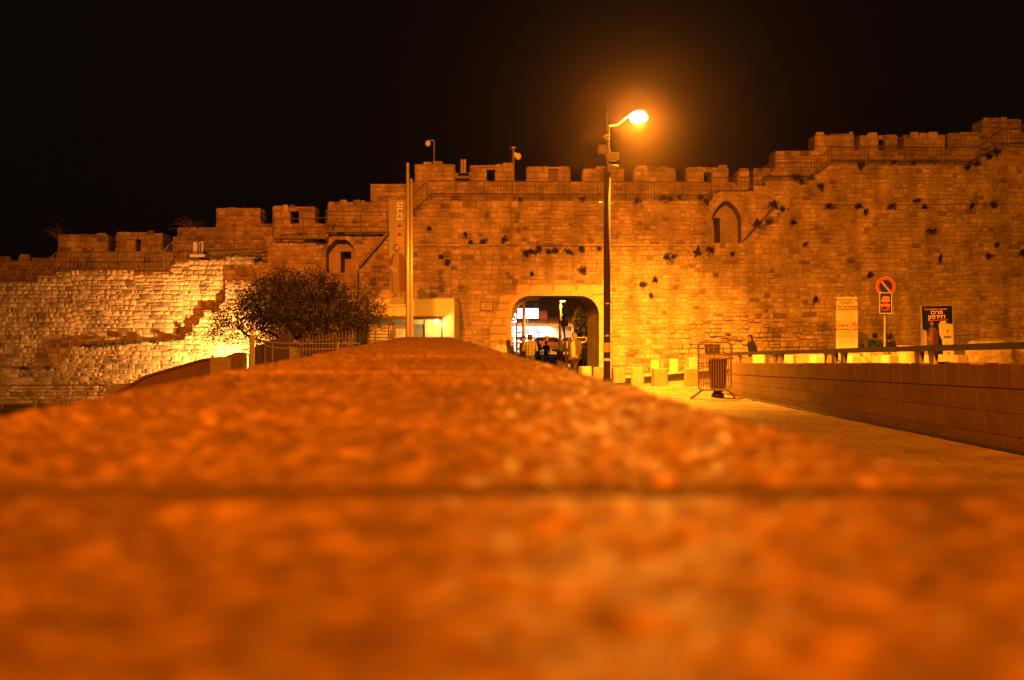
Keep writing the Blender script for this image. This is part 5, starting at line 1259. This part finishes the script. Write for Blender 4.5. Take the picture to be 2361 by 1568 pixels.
# ------------------------------------------------------------------ cars
def car(label, loc, heading, col, taxi=False, name='parked_car'):
    t = thing(name, label, 'car', loc, None, heading)
    pm = plain('car_paint_'+('%02x%02x%02x' % tuple(int(c*255) for c in col)), col, .3, .3, var=.03, bump=0, coat=1.0)
    L = [(-2.22, .55, .42, .78), (-2.12, .72, .30, .98), (-1.3, .82, .26, 1.02), (-.6, .86, .24, 1.0), (.7, .86, .24, .98), (1.3, .84, .26, .95), (2.0, .76, .28, .82), (2.2, .6, .40, .66)]
    def loft(rows, nm, mat, parent):
        b = MB(); n = len(rows[0])
        for r in rows: b.v += r
        for j in range(len(rows)-1):
            for i in range(n): b.f.append((j*n+i, j*n+(i+1) % n, (j+1)*n+(i+1) % n, (j+1)*n+i)); b.mi.append(0)
        b.f += [tuple(range(n-1, -1, -1)), tuple(range((len(rows)-1)*n, len(rows)*n))]; b.mi += [0, 0]
        return b.build(nm, mat, parent, world=False, smooth=False)
    body = loft([[(x, -w*.94, z0), (x, w*.94, z0), (x, w, (z0+z1)/2), (x, w*.93, z1-.06), (x, w*.8, z1), (x, -w*.8, z1), (x, -w*.93, z1-.06), (x, -w, (z0+z1)/2)] for x, w, z0, z1 in L], 'body', pm, t)
    C = [(-1.75, .72, .97, .99), (-1.05, .66, .97, 1.40), (-.5, .66, .97, 1.46), (.2, .66, .97, 1.45), (.62, .64, .96, 1.36), (1.35, .72, .92, .96)]
    cab = loft([[(x, -w*1.14, z0), (x, w*1.14, z0), (x, w*.98, z1-.05), (x, w*.8, z1), (x, -w*.8, z1), (x, -w*.98, z1-.05)] for x, w, z0, z1 in C], 'cabin', pm, t)
    def quad(pts, nm, mat, par): 
        b = MB(); b.add(pts, [(0, 1, 2, 3)]); return b.build(nm, mat, par, world=False)
    o = .012
    quad([(-1.68-o, -.58, 1.01+o), (-1.68-o, .58, 1.01+o), (-1.12-o, .52, 1.36+o), (-1.12-o, -.52, 1.36+o)], 'rear_window', M_GLASSD, cab)
    quad([(1.28+o, .58, .98+o), (1.28+o, -.58, .98+o), (.68+o, -.52, 1.33+o), (.68+o, .52, 1.33+o)], 'windscreen', M_GLASSD, cab)
    for s in (-1, 1):
        for x0, x1, xa, xb in ((-1.35, -.5, -.98, -.5), (-.42, .95, -.42, .5)):
            quad([(x0, s*(.80+o), 1.02), (x1, s*(.80+o), 1.02), (xb, s*(.69+o), 1.34), (xa, s*(.69+o), 1.34)], 'side_window', M_GLASSD, cab)
        MB().box(-.35, -.2, s*.87-.01, s*.87+.01, .82, .85).build('door_handle', M_METAL, body, world=False)
        MB().box(.85, 1.0, s*.93-.08, s*.93+.08, .98, 1.1, 0, .02).build('mirror', pm, body, world=False)
        MB().box(-2.2, -2.1, s*.55-.14, s*.55+.14, .68, .84, 0, .015).build('tail_light', plain('tail_lamp', (.35, .02, .015), .25), t, world=False)
        MB().box(2.05, 2.19, s*.5-.15, s*.5+.15, .56, .7, 0, .015).build('headlight', M_WHITE, t, world=False)
        for x in (-1.35, 1.35):
            w = MB().tube((x, s*.68, .31), (x, s*.86, .31), .31, None, 18).build('wheel', M_BLACK, t, world=False); MB().tube((x, s*.861, .31), (x, s*.872, .31), .19, None, 12).build('rim', M_METAL, w, world=False)
    MB().box(-2.24, -2.2, -.25, .25, .5, .6).build('number_plate', plain('plate_yellow', (.7, .5, .05), .5), t, world=False)
    if taxi: MB().box(-.25, -.05, -.2, .2, 1.46, 1.6, 0, .02).build('roof_sign', plain('taxi_sign', (.7, .55, .2), .4), t, world=False)
    return t
def at(u, d): x = (u-U0)/F*d; return (x, d, g(x, d))
car('dark reddish taxi with roof sign parked before the kiosk', at(1263, 117), math.radians(58), (.22, .10, .075), True, 'taxi')
car('white car parked behind the taxi by the kiosk wall', at(1312, 121), math.radians(28), (.7, .66, .6))
car('pale car at the roadside under the dark tree', at(1352, 112), math.radians(62), (.55, .45, .38))

# ------------------------------------------------------------------ people
def person(label, loc, heading, H, cl, arms=None, stride=.0, hair='short', hat=False, group=None, jacket=None, lean=0.0):
    """cl: dict of materials skin, top, legs, shoe, hair"""
    k = H/1.75
    t = thing('person', label, 'person', loc, group, heading)
    mats = [cl['skin'], cl['top'], cl['legs'], cl['shoe'], cl.get('jacket', cl['top'])]
    caps = []
    V = Vector
    def c(a, b_, r0, r1, m): caps.append((V(a)*k, V(b_)*k, r0*k, r1*k, m))
    ly = lambda z: -lean*max(0, z-.9)
    hipz = .93
    for s in (-1, 1):
        fy = -stride*s; hp = (s*.09, 0, hipz); kn = (s*.10, fy*.55-abs(fy)*.12, .50); an = (s*.10, fy+(.05 if fy > 0 else 0), .09+(.05 if fy > .05 else 0))
        c(hp, kn, .098, .066, 2); c(kn, an, .064, .043, 2); c((an[0], an[1]+.03, .05+an[2]-.09), (an[0], an[1]-.15, .04+an[2]-.09), .045, .036, 3)
    tm = 4 if jacket else 1
    c((0, 0, .95), (0, ly(1.08), 1.08), .135, .13, 2 if not jacket else 1)
    c((0, ly(1.0), 1.0), (0, ly(1.3), 1.30), .14, .15, 1)
    for s in (-1, 1):
        c((s*.06, ly(1.02), 1.02), (s*.09, ly(1.32), 1.33), .115, .125, tm if jacket else 1)
        if jacket: c((s*.13, ly(.9)-.02, .84), (s*.14, ly(1.3)-.03, 1.30), .075, .085, 4)
        a = (arms or {}).get(s, ((s*.26, .03, 1.14), (s*.27, -.06, .90)))
        sh = (s*.185, ly(1.42), 1.42); c((s*.05, ly(1.44), 1.44), sh, .07, .072, tm)
        c(sh, a[0], .066, .052, tm); sleeve = cl.get('sleeve', 1)
        c(a[0], a[1], .050, .036, tm if sleeve else 0)
    c((0, ly(1.42), 1.42), (0, ly(1.53)-.01, 1.54), .062, .055, 0)
    hy = ly(1.63)-.015
    c((0, hy, 1.60), (0, hy+.01, 1.66), .080, .092, 0)
    c((0, hy-.03, 1.56), (0, hy-.035, 1.58), .05, .055, 0); c((0, hy-.095, 1.615), (0, hy-.08, 1.64), .016, .012, 0)
    for s in (-1, 1): c((s*.088, hy+.01, 1.61), (s*.09, hy+.012, 1.64), .016, .018, 0)
    b = MB()
    for a, e, r0, r1, m in caps:
        b.tube(a, e, r0, r1, 12); b.ball(a, r0, 12, 8); b.ball(e, r1, 12, 8)
    o = b.build('body', mats, t, world=False)
    md = o.modifiers.new('r', 'REMESH'); md.mode = 'VOXEL'; md.voxel_size = .016*k
    m2 = o.modifiers.new('s', 'SMOOTH'); m2.factor = .5; m2.iterations = 3
    me = bpy.data.meshes.new_from_object(o.evaluated_get(bpy.context.evaluated_depsgraph_get())); o.modifiers.clear(); o.data = me
    me.materials.clear()
    for m in mats: me.materials.append(m)
    dat = [(a, e-a, (e-a).length_squared, r0, r1, m) for a, e, r0, r1, m in caps]
    idx = []
    for p in me.polygons:
        q = p.center; best = 9; bm_ = 0
        for a, de, l2, r0, r1, m in dat:
            tt = max(0, min(1, (q-a).dot(de)/l2)) if l2 else 0
            dd = (q-a-de*tt).length-(r0+(r1-r0)*tt)
            if dd < best: best = dd; bm_ = m
        idx.append(bm_)
    me.polygons.foreach_set('material_index', idx); me.shade_smooth()
    # hands with five fingers, joined to the body mesh
    hb = MB()
    for s in (-1, 1):
        a = (arms or {}).get(s, ((s*.26, .03, 1.14), (s*.27, -.06, .90)))
        w = V(a[1])*k; dv = (V(a[1])-V(a[0])).normalized(); pm_ = w+dv*.085*k
        sd = dv.cross(V((s, 0, 0))).normalized() if abs(dv.x) < .9 else V((0, 1, 0))
        hb.tube(w-dv*.02*k, pm_, .030*k, .036*k, 8)
        for i, (off, ln) in enumerate(((-.027, .07), (-.009, .08), (.009, .075), (.027, .06))):
            p0 = pm_+sd*off*k; p1 = p0+dv*ln*.55*k; p2 = p1+(dv*.8+V((-s*.5, -.2, 0))).normalized()*ln*.5*k
            hb.tube(p0-dv*.02*k, p1, .0095*k, .009*k, 5); hb.tube(p1, p2, .009*k, .007*k, 5)
        th = w+dv*.03*k+sd*-.03*k; hb.tube(th, th+(dv-sd*.7).normalized()*.05*k, .011*k, .009*k, 5)
    bm = bmesh.new(); bm.from_mesh(me); k0 = len(bm.verts)
    vv = [bm.verts.new(v) for v in hb.v]; 
    for f in hb.f: 
        q = bm.faces.new([vv[i] for i in f]); q.material_index = 0
    bm.to_mesh(me); bm.free()
    # hair, eyes, mouth
    hc = V((0, hy+.012, 1.645))*k
    if hair:
        bm = bmesh.new(); bmesh.ops.create_uvsphere(bm, u_segments=16, v_segments=12, radius=1)
        dl = [v for v in bm.verts if v.co.z < -.25+(-.55 if v.co.y > .2 else .55*max(0, -v.co.y))-(.5 if hair == 'long' and v.co.y > -.2 else 0)]
        bmesh.ops.delete(bm, geom=dl, context='VERTS')
        for v in bm.verts:
            n = 1+.08*mnoise.noise(v.co*4+V((loc[0], 0, 0))); zz = v.co.z
            v.co = V((v.co.x*.102*n, v.co.y*.112*n, v.co.z*.112*n))*k+hc
            if hair == 'long' and zz < .1: v.co.z -= (.1-zz)*.2*k; v.co.x *= 1.1
        hm = bpy.data.meshes.new('hair'); bm.to_mesh(hm); bm.free(); hm.materials.append(cl['hair']); hm.shade_smooth()
        ho = bpy.data.objects.new('hair', hm); COL.objects.link(ho); ho.parent = t
    if hat:
        MB().lathe(V((0, hy+.01, 1.68))*k, [(.17*k, 0), (.175*k, .012*k), (.11*k, .02*k), (.105*k, .11*k), (.08*k, .125*k)], 16).build('hat', M_BLACK, t, world=False)
    for s in (-1, 1): MB().ball(V((s*.034, hy-.083, 1.638))*k, .012*k, 6, 4).build('eye', M_BLACK, t, world=False)
    MB().box((-.022)*k, .022*k, (hy-.089)*k, (hy-.08)*k, 1.572*k, 1.580*k).build('mouth', plain('lips', (.25, .09, .07), .6), t, world=False)
    return t
SK = plain('skin', (.28, .16, .10), .6, var=.05); HB = plain('hair_black', (.012, .009, .007), .6); HF = plain('hair_fair', (.25, .15, .06), .6); HG = plain('hair_grey', (.12, .10, .08), .7)
BK = plain('cloth_black', (.018, .016, .016), .8); NV = plain('cloth_navy', (.025, .03, .05), .8); WH = plain('cloth_white', (.55, .5, .4), .85); CRM = plain('cloth_cream', (.5, .42, .26), .85); KH = plain('cloth_olive_trousers', (.04, .03, .02), .85)
JK = plain('cloth_tan_jacket', (.085, .068, .04), .85); GN = plain('cloth_green', (.03, .07, .04), .85); DN = plain('cloth_denim', (.05, .06, .09), .85); SH = plain('shoe_leather', (.03, .02, .015), .6); RDD = plain('cloth_dark_red', (.3, .03, .03), .8)
def plaid():
    m, t, b = nt('cloth_plaid'); ge = t.nodes.new('ShaderNodeTexCoord')
    sx = t.nodes.new('ShaderNodeSeparateXYZ'); t.links.new(ge.outputs['Object'], sx.inputs[0])
    f1 = math_n(t, 'LESS_THAN', math_n(t, 'FRACT', math_n(t, 'MULTIPLY', sx.outputs[0], 9)), .45); f2 = math_n(t, 'LESS_THAN', math_n(t, 'FRACT', math_n(t, 'MULTIPLY', sx.outputs[2], 8)), .3)
    c = mixc(t, f1, (.30, .25, .13), (.13, .13, .075)); c = mixc(t, math_n(t, 'MULTIPLY', f2, .5), c, (.09, .11, .08))
    t.links.new(c, b.inputs['Base Color']); b.inputs['Roughness'].default_value = .85; return m
PLD = plaid()
def cloth(top, legs, hair_=HB, **k_): return dict(skin=SK, top=top, legs=legs, shoe=SH, hair=hair_, **k_)
def pz(u, vt, d): x = (u-U0)/F*d; z = g(x, d); return (x, d, z), (HOR-vt)/F*d-z
l_, h_ = pz(1325, 766, 41); person('man in open tan jacket and cream shirt striding past the gate', l_, math.radians(-32), h_, cloth(CRM, KH, HG, jacket=JK), stride=.26, jacket=True, arms={-1: ((-.26, .12, 1.15), (-.27, .10, .90)), 1: ((.26, -.06, 1.16), (.25, -.22, .97))})
l_, h_ = pz(1222, 771, 44); person('man in pale plaid shirt standing with his back turned before the gate', l_, math.radians(172), h_, cloth(PLD, DN), arms={-1: ((-.27, -.02, 1.16), (-.17, -.26, 1.10)), 1: ((.27, -.02, 1.16), (.16, -.27, 1.08))})
l_, h_ = pz(1206, 775, 45.4); person('dark-clothed man facing the plaid-shirted man', l_, math.radians(70), h_, cloth(BK, BK), arms={-1: ((-.25, -.05, 1.15), (-.15, -.28, 1.12)), 1: ((.25, .0, 1.15), (.22, -.2, 1.0))})
l_, h_ = pz(1155, 782, 46.5); person('short-haired person in white top beside the long-haired companion', l_, math.radians(160), h_, cloth(WH, DN, HF, sleeve=0), arms={1: ((.25, .02, 1.15), (.3, -.16, 1.0))})
l_, h_ = pz(1172, 783, 46.8); person('long-haired person in dark top beside the white-topped companion', l_, math.radians(200), h_, cloth(NV, DN), hair='long', arms={1: ((.26, -.02, 1.15), (.36, -.2, 1.02))})
l_, h_ = pz(1240, 786, 72); person('slim dark silhouette walking close to the plaid-shirted man', l_, math.radians(185), h_, cloth(BK, BK), stride=.12)
l_, h_ = pz(1259, 788, 74); person('small black-hatted silhouette walking away toward the taxi', l_, math.radians(178), h_, cloth(BK, BK), stride=.1, hat=True)
l_, h_ = pz(1350, 792, 60); person('dark-coated person half hidden by the gate jamb', l_, math.radians(190), h_, cloth(BK, NV), stride=.1)
l_, h_ = pz(1736, 772, 47.6); person('dark-haired walker with red bag hurrying along the wall foot', l_, math.radians(-75), h_, cloth(BK, BK), stride=.3, lean=.15, hair='long')
bgp = Vector(l_)+Vector((.12, -.28, .62)); t = thing('shoulder_bag', 'small red bag carried by the hurrying walker', 'bag', bgp); MB().box(bgp.x-.14, bgp.x+.14, bgp.y-.07, bgp.y+.07, bgp.z-.1, bgp.z+.12, 0, .03).build('pouch', RDD, t); MB().path([bgp+Vector((-.12, 0, .1)), bgp+Vector((-.1, .12, .5)), bgp+Vector((-.02, .22, .78))], .012).build('strap', RDD, t)
l_, h_ = pz(2017, 768, 48.3); person('person in green shirt with back turned beyond the rubble heap', l_, math.radians(170), h_, cloth(GN, DN))
l_, h_ = pz(2050, 767, 48.0); person('man in black hat and coat beside the parking sign pole', l_, math.radians(150), h_-.08, cloth(BK, BK), hat=True)
l_, h_ = pz(1987, 793, 47.9); person('small child beside the person in the green shirt', l_, math.radians(185), h_, cloth(RDD, DN))

# ------------------------------------------------------------------ air volume added to give the lamps their halo
hz_m = bpy.data.materials.new('halo_air'); hz_m.use_nodes = True
t = hz_m.node_tree; t.nodes.remove(t.nodes['Principled BSDF']); pvn = t.nodes.new('ShaderNodeVolumePrincipled')
pvn.inputs['Color'].default_value = (1, .7, .45, 1); pvn.inputs['Density'].default_value = .0009; pvn.inputs['Anisotropy'].default_value = .96
t.links.new(pvn.outputs[0], t.nodes['Material Output'].inputs['Volume'])
hzo = MB().box(-950, 950, -250, 1300, -5, 32).build('halo_haze', hz_m); hzo['kind'] = 'stuff'; hzo['label'] = 'thin air volume added for the halo around the lamps'
